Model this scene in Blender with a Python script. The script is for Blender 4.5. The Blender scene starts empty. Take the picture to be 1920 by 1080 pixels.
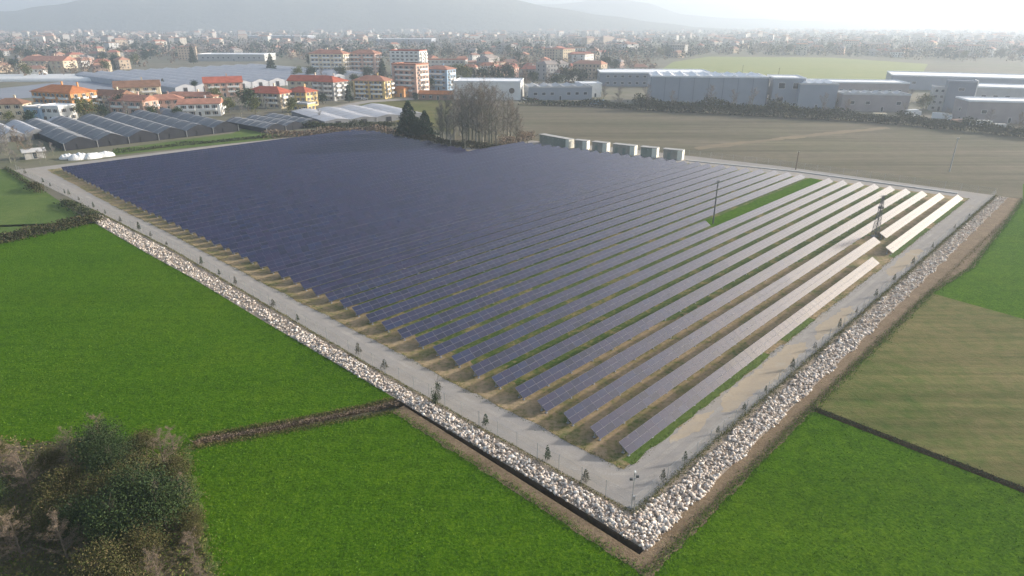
import bpy, math, random
import numpy as np
from mathutils import Vector, Matrix

R = math.radians
scene = bpy.context.scene
COL = scene.collection

# ------------------------------------------------------------------ camera, sky, sun, exposure
CAM_H = 45.0
FPX, HOR = 1211.0, 42.0                     # focal length and horizon row for a 1920 px wide frame
PITCH = math.atan((540 - HOR) / FPX)
SP, CP = math.sin(PITCH), math.cos(PITCH)
cam_d = bpy.data.cameras.new('camera')
cam_d.sensor_width = 36.0
cam_d.lens = FPX / 1920 * 36.0
cam_d.clip_end = 30000
cam = bpy.data.objects.new('camera', cam_d)
COL.objects.link(cam)
cam.location = (0, 0, CAM_H)
cam.rotation_euler = (math.pi / 2 - PITCH, 0, 0)
scene.camera = cam

SUN_AZ, SUN_EL = 74.0, 17.5                 # azimuth clockwise from +Y
world = bpy.data.worlds.new('World')
scene.world = world
world.use_nodes = True
wn = world.node_tree
sky = wn.nodes.new('ShaderNodeTexSky')
sky.sky_type = 'NISHITA'
sky.sun_disc = False
sky.sun_elevation = R(SUN_EL)
sky.sun_rotation = R(SUN_AZ)
sky.air_density = 1.0
sky.dust_density = 4.0
sky.ozone_density = 1.0
wn.nodes['Background'].inputs['Strength'].default_value = 0.15
wn.links.new(sky.outputs[0], wn.nodes['Background'].inputs['Color'])

sun_d = bpy.data.lights.new('sun', 'SUN')
sun_d.energy = 5.0
sun_d.angle = R(3.0)
sun_d.color = (1.0, 0.945, 0.87)
sun = bpy.data.objects.new('sun', sun_d)
COL.objects.link(sun)
sdir = Vector((math.sin(R(SUN_AZ)) * math.cos(R(SUN_EL)), math.cos(R(SUN_AZ)) * math.cos(R(SUN_EL)), math.sin(R(SUN_EL))))
sun.rotation_euler = sdir.to_track_quat('Z', 'Y').to_euler()
sun.location = (0, 0, 300)

vs = scene.view_settings
vs.view_transform = 'Standard'
vs.look = 'None'
vs.exposure = 0.68
vs.gamma = 1.0
vs.use_curve_mapping = False
cy = scene.cycles
cy.use_denoising = True
cy.denoiser = 'OPENIMAGEDENOISE'
cy.max_bounces = 6
cy.diffuse_bounces = 3
cy.glossy_bounces = 3
cy.transparent_max_bounces = 12
cy.volume_bounces = 1
cy.use_adaptive_sampling = True
cy.adaptive_threshold = 0.015

HAZE_DENSITY = 0.00036
HAZE_COLOR = (0.72, 0.81, 0.92)

# ------------------------------------------------------------------ plan helpers
def at(x, y, z=0.0):
    """point of the level ground seen at survey mark (x, y) of the 1920 x 1080 picture"""
    u, v = x - 960, y - 540
    k = (CAM_H - z) / (FPX * SP + v * CP)
    return (u * k, (FPX * CP - v * SP) * k)

AE = R(44.3)
EV = (math.sin(AE), math.cos(AE))           # along the panel rows (east)
NV = (-EV[1], EV[0])                        # across the panel rows (north)
C0 = at(1190, 955)                          # fence corner
ROWROT = math.atan2(EV[1], EV[0])

def w(a, b):
    return (C0[0] + a * EV[0] + b * NV[0], C0[1] + a * EV[1] + b * NV[1])

def lerp_tab(t, tab):
    if t <= tab[0][0]: return tab[0][1]
    for (x0, y0), (x1, y1) in zip(tab, tab[1:]):
        if t <= x1: return y0 + (y1 - y0) * (t - x0) / (x1 - x0)
    return tab[-1][1]

def inpoly(p, poly):
    x, y = p; ins = False; j = len(poly) - 1
    for i in range(len(poly)):
        xi, yi = poly[i]; xj, yj = poly[j]
        if (yi > y) != (yj > y) and x < (xj - xi) * (y - yi) / (yj - yi) + xi: ins = not ins
        j = i
    return ins

# ------------------------------------------------------------------ materials
MATS = {}
def _noise(nt, scale, detail=5, rough=0.55, vec=None, dim='3D'):
    n = nt.nodes.new('ShaderNodeTexNoise')
    n.inputs['Scale'].default_value = scale
    n.inputs['Detail'].default_value = detail
    n.inputs['Roughness'].default_value = rough
    if vec is not None: nt.links.new(vec, n.inputs['Vector'])
    return n

def _ramp(nt, stops, fac):
    r = nt.nodes.new('ShaderNodeValToRGB')
    el = r.color_ramp.elements
    while len(el) < len(stops): el.new(0.5)
    for e_, (p, c) in zip(el, stops):
        e_.position = p; e_.color = (*c, 1)
    nt.links.new(fac, r.inputs[0])
    return r

def _mix(nt, fac, a, b, mode='MIX'):
    m = nt.nodes.new('ShaderNodeMix'); m.data_type = 'RGBA'; m.blend_type = mode
    if isinstance(fac, (int, float)): m.inputs[0].default_value = fac
    else: nt.links.new(fac, m.inputs[0])
    for s, v in ((6, a), (7, b)):
        if isinstance(v, tuple): m.inputs[s].default_value = (*v, 1)
        else: nt.links.new(v, m.inputs[s])
    return m.outputs[2]

def base(name):
    m = bpy.data.materials.new(name); m.use_nodes = True
    nt = m.node_tree
    return m, nt, nt.nodes['Principled BSDF']

def ground_mat(name, layers, rough=0.95, bump=0.0, bscale=3.0, bdist=0.1, stretch=None, spec=0.2, streaks=()):
    """layers: list of (scale, [(pos, colour)...], blend factor)"""
    m, nt, bs = base(name)
    geo = nt.nodes.new('ShaderNodeNewGeometry')
    vec = geo.outputs['Position']
    if stretch:
        mp = nt.nodes.new('ShaderNodeMapping')
        mp.inputs['Rotation'].default_value = (0, 0, stretch[0])
        mp.inputs['Scale'].default_value = (stretch[1], stretch[2], 1)
        nt.links.new(vec, mp.inputs['Vector']); vec = mp.outputs[0]
    out = None
    for sc, stops, f in layers:
        n = _noise(nt, sc, 6, 0.62, vec)
        r = _ramp(nt, stops, n.outputs[0])
        out = r.outputs[0] if out is None else _mix(nt, f, out, r.outputs[0])
    for ang, sx, sy, lo, hi, f in streaks:      # drill rows and wheel lines: noise drawn out along one direction
        mp = nt.nodes.new('ShaderNodeMapping'); mp.inputs['Rotation'].default_value = (0, 0, ang); mp.inputs['Scale'].default_value = (sx, sy, 1)
        mp.vector_type = 'POINT'; nt.links.new(geo.outputs['Position'], mp.inputs['Vector'])
        n = _noise(nt, 1.0, 4, 0.6, mp.outputs[0]); r = _ramp(nt, [(0.35, lo), (0.65, hi)], n.outputs[0])
        out = _mix(nt, f, out, r.outputs[0], 'MULTIPLY')
    nt.links.new(out, bs.inputs['Base Color'])
    bs.inputs['Roughness'].default_value = rough
    bs.inputs['Specular IOR Level'].default_value = spec
    if bump:
        n = _noise(nt, bscale, 8, 0.7, geo.outputs['Position'])
        b = nt.nodes.new('ShaderNodeBump')
        b.inputs['Strength'].default_value = bump; b.inputs['Distance'].default_value = bdist
        nt.links.new(n.outputs[0], b.inputs['Height'])
        nt.links.new(b.outputs[0], bs.inputs['Normal'])
    MATS[name] = m
    return m

def plain(name, c, rough=0.8, var=0.18, scale=0.6, metal=0.0, spec=0.3):
    """one paint or stone colour with weathering"""
    m, nt, bs = base(name)
    tc = nt.nodes.new('ShaderNodeTexCoord')
    n = _noise(nt, scale, 6, 0.6, tc.outputs['Object'])
    lo = tuple(max(0, v * (1 - var)) for v in c); hi = tuple(min(1, v * (1 + var)) for v in c)
    r = _ramp(nt, [(0.3, lo), (0.7, hi)], n.outputs[0])
    nt.links.new(r.outputs[0], bs.inputs['Base Color'])
    bs.inputs['Roughness'].default_value = rough
    bs.inputs['Metallic'].default_value = metal
    bs.inputs['Specular IOR Level'].default_value = spec
    MATS[name] = m
    return m

def island(name, cols, rough=0.9, transl=False, spec=0.15):
    """colour picked at random for each loose piece (leaf, stone)"""
    m, nt, bs = base(name)
    geo = nt.nodes.new('ShaderNodeNewGeometry')
    oi = nt.nodes.new('ShaderNodeObjectInfo')
    ad = nt.nodes.new('ShaderNodeMath'); ad.operation = 'ADD'
    nt.links.new(geo.outputs['Random Per Island'], ad.inputs[0]); nt.links.new(oi.outputs['Random'], ad.inputs[1])
    fr = nt.nodes.new('ShaderNodeMath'); fr.operation = 'FRACT'
    nt.links.new(ad.outputs[0], fr.inputs[0])
    k = len(cols)
    r = _ramp(nt, [(i / max(1, k - 1), c) for i, c in enumerate(cols)], fr.outputs[0])
    nt.links.new(r.outputs[0], bs.inputs['Base Color'])
    bs.inputs['Roughness'].default_value = rough
    bs.inputs['Specular IOR Level'].default_value = spec
    MATS[name] = m
    return m

def per_object(name, cols, rough=0.85):
    m, nt, bs = base(name)
    oi = nt.nodes.new('ShaderNodeObjectInfo')
    r = _ramp(nt, [(i / len(cols), c) for i, c in enumerate(cols)], oi.outputs['Random'])
    r.color_ramp.interpolation = 'CONSTANT'
    nt.links.new(r.outputs[0], bs.inputs['Base Color'])
    bs.inputs['Roughness'].default_value = rough
    bs.inputs['Specular IOR Level'].default_value = 0.2
    MATS[name] = m
    return m

def tile_roof(name, c, pitch=0.45):
    m, nt, bs = base(name)
    tc = nt.nodes.new('ShaderNodeTexCoord')
    n1 = _noise(nt, 0.35, 5, 0.6, tc.outputs['Object'])
    n2 = _noise(nt, 4.0, 3, 0.6, tc.outputs['Object'])
    r1 = _ramp(nt, [(0.3, tuple(v * 0.72 for v in c)), (0.7, tuple(min(1, v * 1.2) for v in c))], n1.outputs[0])
    r2 = _ramp(nt, [(0.35, (0.75, 0.72, 0.7)), (0.65, (1.1, 1.08, 1.05))], n2.outputs[0])
    nt.links.new(_mix(nt, 1.0, r1.outputs[0], r2.outputs[0], 'MULTIPLY'), bs.inputs['Base Color'])
    bs.inputs['Roughness'].default_value = 0.9
    bs.inputs['Specular IOR Level'].default_value = 0.2
    MATS[name] = m
    return m

# grounds (stop colours are real base colours)
GR1, GR2, GR3 = (0.036, 0.1, 0.003), (0.066, 0.148, 0.005), (0.13, 0.2, 0.01)
LO, HI = (0.78, 0.8, 0.75), (1.15, 1.12, 1.1)
ground_mat('grass', [(0.022, [(0.34, GR1), (0.5, GR2), (0.66, GR3)], 1), (0.1, [(0.34, GR1), (0.5, GR2), (0.66, GR3)], 0.4),
                     (0.8, [(0.36, (0.0139, 0.0480, 0.0019)), (0.5, (0.0497, 0.1249, 0.0032)), (0.66, (0.1093, 0.1969, 0.0078))], 0.45),
                     (3.2, [(0.36, (0.0119, 0.0432, 0.0019)), (0.5, (0.0517, 0.1267, 0.0039)), (0.66, (0.1193, 0.2016, 0.0090))], 0.4)],
           bump=1.0, bscale=2.6, bdist=0.3, spec=0.02, streaks=((-R(46), 0.05, 1.1, LO, HI, 0.25), (-R(46), 0.012, 0.16, LO, HI, 0.35)))
ground_mat('meadow', [(0.05, [(0.3, (0.05, 0.105, 0.015)), (0.55, (0.1, 0.15, 0.03)), (0.75, (0.16, 0.19, 0.05))], 1),
                      (0.6, [(0.3, (0.04, 0.09, 0.012)), (0.7, (0.12, 0.17, 0.035))], 0.4)], bump=0.6, bscale=2, bdist=0.3)
ground_mat('stubble', [(0.05, [(0.3, (0.085, 0.125, 0.03)), (0.48, (0.15, 0.145, 0.06)), (0.7, (0.2, 0.165, 0.085))], 1),
                       (0.5, [(0.35, (0.05, 0.1, 0.015)), (0.6, (0.17, 0.145, 0.06))], 0.45)], bump=0.7, bscale=2, bdist=0.3, spec=0.05,
           streaks=((R(45), 0.04, 0.9, LO, HI, 0.8), (R(45), 0.01, 0.2, LO, HI, 0.8)))
ground_mat('plough', [(0.012, [(0.3, (0.135, 0.135, 0.09)), (0.5, (0.165, 0.145, 0.11)), (0.7, (0.17, 0.165, 0.105))], 1),
                      (0.25, [(0.35, (0.12, 0.12, 0.08)), (0.65, (0.18, 0.155, 0.12))], 0.45)], bump=0.6, bscale=0.8, bdist=0.3, spec=0.05,
           streaks=((R(25), 0.012, 0.35, LO, HI, 0.8), (R(25), 0.006, 0.06, LO, HI, 0.9)))
ground_mat('soil', [(0.4, [(0.3, (0.13, 0.085, 0.048)), (0.7, (0.26, 0.19, 0.12))], 1),
                    (3.0, [(0.35, (0.09, 0.06, 0.035)), (0.65, (0.3, 0.23, 0.15))], 0.4)], bump=0.9, bscale=4, bdist=0.2)
ground_mat('dark_soil', [(0.6, [(0.3, (0.07, 0.05, 0.034)), (0.7, (0.16, 0.115, 0.075))], 1)], bump=0.8, bscale=4, bdist=0.2)
ground_mat('bank_grit', [(0.5, [(0.3, (0.26, 0.21, 0.16)), (0.7, (0.42, 0.35, 0.28))], 1), (5.0, [(0.35, (0.16, 0.12, 0.09)), (0.65, (0.5, 0.43, 0.36))], 0.5)], bump=0.9, bscale=6, bdist=0.15)
ground_mat('gravel', [(0.05, [(0.3, (0.277, 0.252, 0.227)), (0.5, (0.319, 0.294, 0.269)), (0.62, (0.353, 0.302, 0.235)), (0.72, (0.395, 0.311, 0.210))], 1),
                      (0.6, [(0.3, (0.227, 0.210, 0.193)), (0.5, (0.319, 0.298, 0.277)), (0.7, (0.395, 0.370, 0.336))], 0.4),
                      (7.0, [(0.3, (0.185, 0.168, 0.151)), (0.7, (0.420, 0.395, 0.361))], 0.3)], bump=0.5, bscale=14, bdist=0.05)
ground_mat('plot_soil', [(0.22, [(0.36, (0.06, 0.11, 0.02)), (0.45, (0.2, 0.17, 0.06)), (0.53, (0.35, 0.25, 0.15)), (0.7, (0.43, 0.32, 0.2))], 1),
                         (1.6, [(0.38, (0.06, 0.1, 0.015)), (0.47, (0.25, 0.19, 0.1)), (0.62, (0.38, 0.28, 0.17)), (0.75, (0.48, 0.4, 0.28))], 0.5)],
           bump=0.6, bscale=5, bdist=0.15)
ground_mat('plot_green', [(0.2, [(0.4, (0.04, 0.095, 0.012)), (0.52, (0.09, 0.13, 0.03)), (0.6, (0.3, 0.23, 0.1)), (0.72, (0.44, 0.33, 0.17))], 1),
                          (1.6, [(0.42, (0.04, 0.09, 0.012)), (0.55, (0.12, 0.14, 0.04)), (0.66, (0.4, 0.3, 0.15))], 0.5)], bump=0.6, bscale=5, bdist=0.15)
ground_mat('sand', [(0.3, [(0.3, (0.36, 0.31, 0.25)), (0.55, (0.41, 0.33, 0.23)), (0.7, (0.43, 0.38, 0.31))], 1), (3.0, [(0.3, (0.33, 0.27, 0.21)), (0.7, (0.45, 0.38, 0.28))], 0.4)], bump=0.4, bscale=8, bdist=0.05)
ground_mat('gravel_rut', [(0.3, [(0.3, (0.27, 0.25, 0.22)), (0.5, (0.33, 0.3, 0.27)), (0.7, (0.43, 0.39, 0.34))], 1), (5.0, [(0.3, (0.22, 0.2, 0.17)), (0.7, (0.45, 0.42, 0.38))], 0.4)], bump=0.5, bscale=14, bdist=0.05)
ground_mat('town_ground', [(0.006, [(0.3, (0.13, 0.14, 0.07)), (0.5, (0.17, 0.15, 0.11)), (0.7, (0.11, 0.13, 0.06))], 1),
                           (0.05, [(0.35, (0.1, 0.11, 0.06)), (0.6, (0.2, 0.18, 0.14)), (0.75, (0.24, 0.22, 0.19))], 0.5)])
ground_mat('pale_field', [(0.01, [(0.3, (0.2, 0.24, 0.07)), (0.7, (0.27, 0.28, 0.1))], 1),
                          (0.1, [(0.3, (0.17, 0.21, 0.06)), (0.7, (0.29, 0.3, 0.12))], 0.4)])
ground_mat('tan_track', [(0.1, [(0.3, (0.17, 0.14, 0.095)), (0.7, (0.23, 0.18, 0.11))], 1)])
ground_mat('netting', [(0.02, [(0.3, (0.2, 0.22, 0.26)), (0.7, (0.26, 0.28, 0.32))], 1),
                       (0.4, [(0.3, (0.17, 0.19, 0.23)), (0.7, (0.29, 0.31, 0.35))], 0.5)], stretch=(R(44), 0.1, 1.5))
ground_mat('wood_floor', [(0.3, [(0.3, (0.035, 0.05, 0.012)), (0.5, (0.1, 0.085, 0.04)), (0.7, (0.15, 0.12, 0.07))], 1),
                          (2.0, [(0.3, (0.03, 0.05, 0.01)), (0.7, (0.16, 0.13, 0.08))], 0.5)], bump=1, bscale=3, bdist=0.4)
ground_mat('hill_forest', [(0.0016, [(0.3, (0.06, 0.08, 0.05)), (0.7, (0.12, 0.12, 0.08))], 1),
                           (0.012, [(0.3, (0.05, 0.07, 0.04)), (0.7, (0.13, 0.13, 0.09))], 0.5)], bump=1.0, bscale=0.02, bdist=20)
# pieces
island('stone', [(0.36, 0.3, 0.24), (0.74, 0.65, 0.55), (0.56, 0.47, 0.39), (0.82, 0.77, 0.7), (0.42, 0.33, 0.27), (0.78, 0.7, 0.61)], 0.85)
island('evergreen_leaf', [(0.012, 0.028, 0.008), (0.032, 0.058, 0.014), (0.02, 0.04, 0.012), (0.055, 0.08, 0.02)], 0.75, spec=0.25)
island('olive_leaf', [(0.07, 0.085, 0.025), (0.12, 0.13, 0.035), (0.085, 0.105, 0.035), (0.17, 0.16, 0.045)], 0.85)
island('dry_twig', [(0.15, 0.115, 0.085), (0.24, 0.18, 0.13), (0.18, 0.14, 0.105), (0.28, 0.21, 0.15)], 0.95)
island('grey_twig', [(0.2, 0.18, 0.175), (0.27, 0.24, 0.23), (0.17, 0.15, 0.15), (0.24, 0.2, 0.19)], 0.95)
island('bush_leaf', [(0.045, 0.055, 0.016), (0.08, 0.08, 0.025), (0.12, 0.095, 0.045), (0.06, 0.075, 0.02), (0.15, 0.115, 0.06)], 0.9)
island('conifer_leaf', [(0.014, 0.034, 0.018), (0.028, 0.055, 0.026), (0.02, 0.042, 0.022)], 0.8)
island('hedge_leaf', [(0.035, 0.05, 0.025), (0.055, 0.075, 0.03), (0.08, 0.08, 0.045), (0.045, 0.06, 0.03)], 0.9)
island('bramble_leaf', [(0.03, 0.045, 0.015), (0.06, 0.06, 0.025), (0.09, 0.07, 0.04), (0.04, 0.05, 0.02)], 0.9)
island('weed_leaf', [(0.06, 0.1, 0.016), (0.11, 0.12, 0.03), (0.2, 0.16, 0.07), (0.08, 0.12, 0.022)], 0.95)
island('grass_leaf', [(0.06, 0.14, 0.01), (0.08, 0.17, 0.014), (0.1, 0.2, 0.02), (0.14, 0.24, 0.03)], 0.9, spec=0.05)
plain('bark', (0.16, 0.13, 0.1), 0.95, 0.3, 1.5)
plain('ivy_bark', (0.2, 0.2, 0.15), 0.95, 0.3, 1.0)
plain('pale_bark', (0.3, 0.28, 0.23), 0.95, 0.2, 1.0)
plain('galvanised', (0.42, 0.43, 0.44), 0.5, 0.1, 2, 0.6)
plain('dark_steel', (0.11, 0.115, 0.12), 0.6, 0.15, 2, 0.3)
plain('aluminium', (0.34, 0.35, 0.38), 0.55, 0.06, 2, 0.2)
plain('module_frame', (0.16, 0.16, 0.185), 0.6, 0.06, 2)
plain('frame_dark', (0.16, 0.16, 0.185), 0.6, 0.06, 2)
plain('concrete', (0.4, 0.39, 0.37), 0.9, 0.15, 0.5)
plain('cabin_lit_white', (0.8, 0.77, 0.66), 0.7, 0.08, 0.6)  # sunlight on the cabin ends, put into the wall colour
plain('cabin_shade_grey', (0.36, 0.33, 0.28), 0.8, 0.12, 0.6)  # shade on the west sides of the cabins, put into the wall colour
plain('cabin_green', (0.25, 0.28, 0.24), 0.8, 0.12, 0.6)
plain('wall_white', (0.78, 0.77, 0.74), 0.85, 0.08, 0.3)
plain('wall_cream', (0.66, 0.57, 0.42), 0.85, 0.1, 0.3)
plain('wall_yellow', (0.68, 0.5, 0.22), 0.85, 0.1, 0.3)
plain('wall_orange', (0.62, 0.32, 0.13), 0.85, 0.1, 0.3)
plain('wall_pink', (0.62, 0.42, 0.34), 0.85, 0.1, 0.3)
plain('wall_grey', (0.45, 0.45, 0.44), 0.85, 0.1, 0.3)
plain('wall_blue', (0.3, 0.42, 0.55), 0.85, 0.1, 0.3)
plain('wall_brick', (0.34, 0.22, 0.17), 0.9, 0.15, 0.5)
plain('cladding', (0.3, 0.33, 0.38), 0.6, 0.06, 0.2)
plain('cladding_dark', (0.2, 0.23, 0.28), 0.6, 0.08, 0.2)
plain('cladding_mauve', (0.33, 0.29, 0.29), 0.7, 0.12, 0.2)
plain('roof_flat', (0.5, 0.5, 0.5), 0.9, 0.12, 0.15)
plain('roof_white', (0.78, 0.79, 0.8), 0.7, 0.06, 0.2)
plain('white_film', (0.75, 0.75, 0.73), 0.5, 0.08, 0.3)
plain('dark_net', (0.19, 0.195, 0.205), 0.8, 0.2, 0.25)
plain('pale_net', (0.42, 0.43, 0.46), 0.8, 0.12, 0.2)
plain('black_net', (0.03, 0.032, 0.04), 0.9, 0.2, 0.4)
plain('glass_dark', (0.045, 0.055, 0.07), 0.15, 0.2, 0.8, 0, 0.5)
plain('shutter', (0.13, 0.1, 0.075), 0.8, 0.2, 2)
plain('frame_white', (0.74, 0.73, 0.7), 0.7, 0.05, 2)
plain('tyre', (0.02, 0.02, 0.02), 0.8, 0.1, 4)
plain('car_white', (0.75, 0.75, 0.75), 0.3, 0.02, 1, 0, 0.5)
plain('car_dark', (0.05, 0.06, 0.08), 0.3, 0.02, 1, 0, 0.5)
plain('car_red', (0.35, 0.04, 0.03), 0.3, 0.02, 1, 0, 0.5)
plain('pole_wood', (0.17, 0.13, 0.1), 0.9, 0.2, 2)
tile_roof('roof_orange', (0.52, 0.2, 0.075))
tile_roof('roof_red', (0.42, 0.12, 0.075))
tile_roof('roof_brown', (0.24, 0.14, 0.095))
tile_roof('roof_rose', (0.42, 0.21, 0.15))
per_object('far_wall', [(0.55, 0.5, 0.43), (0.66, 0.65, 0.62), (0.46, 0.37, 0.28), (0.5, 0.36, 0.3), (0.38, 0.37, 0.36), (0.55, 0.46, 0.33)])
per_object('far_roof', [(0.38, 0.17, 0.11), (0.28, 0.16, 0.12), (0.42, 0.22, 0.15), (0.3, 0.26, 0.24), (0.36, 0.14, 0.1)])
island('mass_wall', [(0.5, 0.46, 0.4), (0.62, 0.6, 0.57), (0.44, 0.36, 0.29), (0.36, 0.35, 0.34)])
island('mass_roof', [(0.38, 0.18, 0.12), (0.28, 0.17, 0.13), (0.42, 0.24, 0.17), (0.33, 0.3, 0.28)])

def panel_mat(name, cells):
    m, nt, bs = base(name)
    geo = nt.nodes.new('ShaderNodeNewGeometry')
    oi = nt.nodes.new('ShaderNodeObjectInfo')
    ad = nt.nodes.new('ShaderNodeMath'); ad.operation = 'ADD'
    nt.links.new(geo.outputs['Random Per Island'], ad.inputs[0]); nt.links.new(oi.outputs['Random'], ad.inputs[1])
    fr = nt.nodes.new('ShaderNodeMath'); fr.operation = 'FRACT'
    nt.links.new(ad.outputs[0], fr.inputs[0])
    r = _ramp(nt, [(0.0, (0.011, 0.013, 0.03)), (0.35, (0.014, 0.017, 0.046)), (0.7, (0.02, 0.018, 0.046)), (1.0, (0.014, 0.021, 0.056))], fr.outputs[0])
    col = r.outputs[0]
    if cells:
        tc = nt.nodes.new('ShaderNodeTexCoord')
        sep = nt.nodes.new('ShaderNodeSeparateXYZ'); nt.links.new(tc.outputs['Object'], sep.inputs[0])
        lines = None
        for ax, size in ((0, 0.156), (1, 0.136)):
            q = nt.nodes.new('ShaderNodeMath'); q.operation = 'PINGPONG'; q.inputs[1].default_value = size / 2
            nt.links.new(sep.outputs[ax], q.inputs[0])
            lt = nt.nodes.new('ShaderNodeMath'); lt.operation = 'LESS_THAN'; lt.inputs[1].default_value = 0.004
            nt.links.new(q.outputs[0], lt.inputs[0])
            if lines is None: lines = lt.outputs[0]
            else:
                mx = nt.nodes.new('ShaderNodeMath'); mx.operation = 'MAXIMUM'
                nt.links.new(lines, mx.inputs[0]); nt.links.new(lt.outputs[0], mx.inputs[1]); lines = mx.outputs[0]
        col = _mix(nt, lines, col, (0.035, 0.04, 0.07))
    nt.links.new(col, bs.inputs['Base Color'])
    bs.inputs['Roughness'].default_value = 0.2
    bs.inputs['IOR'].default_value = 1.33
    bs.inputs['Coat Weight'].default_value = 1.0
    bs.inputs['Coat IOR'].default_value = 1.47
    bs.inputs['Coat Roughness'].default_value = 0.16
    MATS[name] = m
panel_mat('panel_cells', True)
panel_mat('panel_far', False)

def wire_mat():
    m, nt, bs = base('fence_wire')
    tc = nt.nodes.new('ShaderNodeTexCoord')
    sep = nt.nodes.new('ShaderNodeSeparateXYZ'); nt.links.new(tc.outputs['UV'], sep.inputs[0])
    lines = None
    for ax in (0, 1):
        q = nt.nodes.new('ShaderNodeMath'); q.operation = 'PINGPONG'; q.inputs[1].default_value = 0.03
        nt.links.new(sep.outputs[ax], q.inputs[0])
        lt = nt.nodes.new('ShaderNodeMath'); lt.operation = 'LESS_THAN'; lt.inputs[1].default_value = 0.0016
        nt.links.new(q.outputs[0], lt.inputs[0])
        if lines is None: lines = lt.outputs[0]
        else:
            mx = nt.nodes.new('ShaderNodeMath'); mx.operation = 'MAXIMUM'
            nt.links.new(lines, mx.inputs[0]); nt.links.new(lt.outputs[0], mx.inputs[1]); lines = mx.outputs[0]
    bs.inputs['Base Color'].default_value = (0.3, 0.31, 0.31, 1)
    bs.inputs['Roughness'].default_value = 0.5
    nt.links.new(lines, bs.inputs['Alpha'])
    MATS['fence_wire'] = m
wire_mat()

# ------------------------------------------------------------------ mesh helpers
class MB:
    def __init__(s): s.v = []; s.f = []; s.m = []
    def face(s, pts, mi=0):
        i = len(s.v); s.v += [tuple(p) for p in pts]; s.f.append(tuple(range(i, i + len(pts)))); s.m.append(mi)
    def box(s, c, d, rz=0.0, mi=0):
        cx, cy_, cz = c; hx, hy, hz = d[0] / 2, d[1] / 2, d[2] / 2
        co, si = math.cos(rz), math.sin(rz); i = len(s.v)
        for z in (-hz, hz):
            for x, y in ((-hx, -hy), (hx, -hy), (hx, hy), (-hx, hy)):
                s.v.append((cx + x * co - y * si, cy_ + x * si + y * co, cz + z))
        for q in ((3, 2, 1, 0), (4, 5, 6, 7), (0, 1, 5, 4), (1, 2, 6, 5), (2, 3, 7, 6), (3, 0, 4, 7)):
            s.f.append(tuple(i + k for k in q)); s.m.append(mi)
    def prism(s, poly, z0, z1, mi=0, side=None, bottom=False):
        area = sum(p[0] * q[1] - q[0] * p[1] for p, q in zip(poly, poly[1:] + poly[:1]))
        if area < 0: poly = poly[::-1]
        n = len(poly); i = len(s.v)
        s.v += [(p[0], p[1], z1) for p in poly] + [(p[0], p[1], z0) for p in poly]
        s.f.append(tuple(range(i, i + n))); s.m.append(mi)
        for k in range(n):
            j = (k + 1) % n
            s.f.append((i + n + k, i + n + j, i + j, i + k)); s.m.append(mi if side is None else side)
        if bottom:
            s.f.append(tuple(range(i + 2 * n - 1, i + n - 1, -1))); s.m.append(mi)
    def tube(s, p0, p1, r0, r1=None, n=6, mi=0, cap=True):
        r1 = r0 if r1 is None else r1
        p0, p1 = Vector(p0), Vector(p1); d = (p1 - p0)
        if d.length < 1e-6: return
        d.normalize(); a = d.orthogonal().normalized(); b = d.cross(a); i = len(s.v)
        for p, r in ((p0, r0), (p1, r1)):
            for k in range(n):
                t = 2 * math.pi * k / n
                s.v.append(tuple(p + (a * math.cos(t) + b * math.sin(t)) * r))
        for k in range(n):
            j = (k + 1) % n
            s.f.append((i + k, i + j, i + n + j, i + n + k)); s.m.append(mi)
        if cap:
            s.f.append(tuple(range(i + n - 1, i - 1, -1))); s.m.append(mi)
            s.f.append(tuple(range(i + n, i + 2 * n))); s.m.append(mi)
    def mesh(s, name, mats):
        me = bpy.data.meshes.new(name)
        me.from_pydata(s.v, [], s.f)
        for m in (mats if isinstance(mats, (list, tuple)) else [mats]): me.materials.append(MATS[m])
        me.polygons.foreach_set('material_index', s.m)
        me.update()
        return me
    def build(s, name, mats, parent=None, **kw):
        return link(name, s.mesh(name, mats), parent, **kw)

def link(name, me, parent=None, loc=None, rot=None):
    o = bpy.data.objects.new(name, me); COL.objects.link(o)
    if parent: o.parent = parent
    if loc: o.location = loc
    if rot: o.rotation_euler = rot
    return o

def empty(name, loc, rz=0.0):
    o = bpy.data.objects.new(name, None); COL.objects.link(o)
    o.location = loc if len(loc) == 3 else (*loc, 0); o.rotation_euler = (0, 0, rz)
    o.empty_display_size = 0.5
    return o

def tag(o, label, cat, group=None, kind=None):
    o['label'] = label; o['category'] = cat
    if group: o['group'] = group
    if kind: o['kind'] = kind
    return o

def structure(o, label=None):
    o['kind'] = 'structure'
    if label: o['label'] = label
    return o

def np_mesh(name, V, F, mats, mi=None):
    V = np.asarray(V, dtype=np.float32).reshape(-1, 3); F = np.asarray(F, dtype=np.int32)
    k = F.shape[1]; me = bpy.data.meshes.new(name)
    me.vertices.add(len(V)); me.vertices.foreach_set('co', V.ravel())
    me.loops.add(F.size); me.loops.foreach_set('vertex_index', F.ravel())
    me.polygons.add(len(F)); me.polygons.foreach_set('loop_start', np.arange(0, F.size, k, dtype=np.int32))
    for m in (mats if isinstance(mats, (list, tuple)) else [mats]): me.materials.append(MATS[m])
    if mi is not None: me.polygons.foreach_set('material_index', np.asarray(mi, dtype=np.int32))
    me.update(calc_edges=True)
    return me

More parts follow.
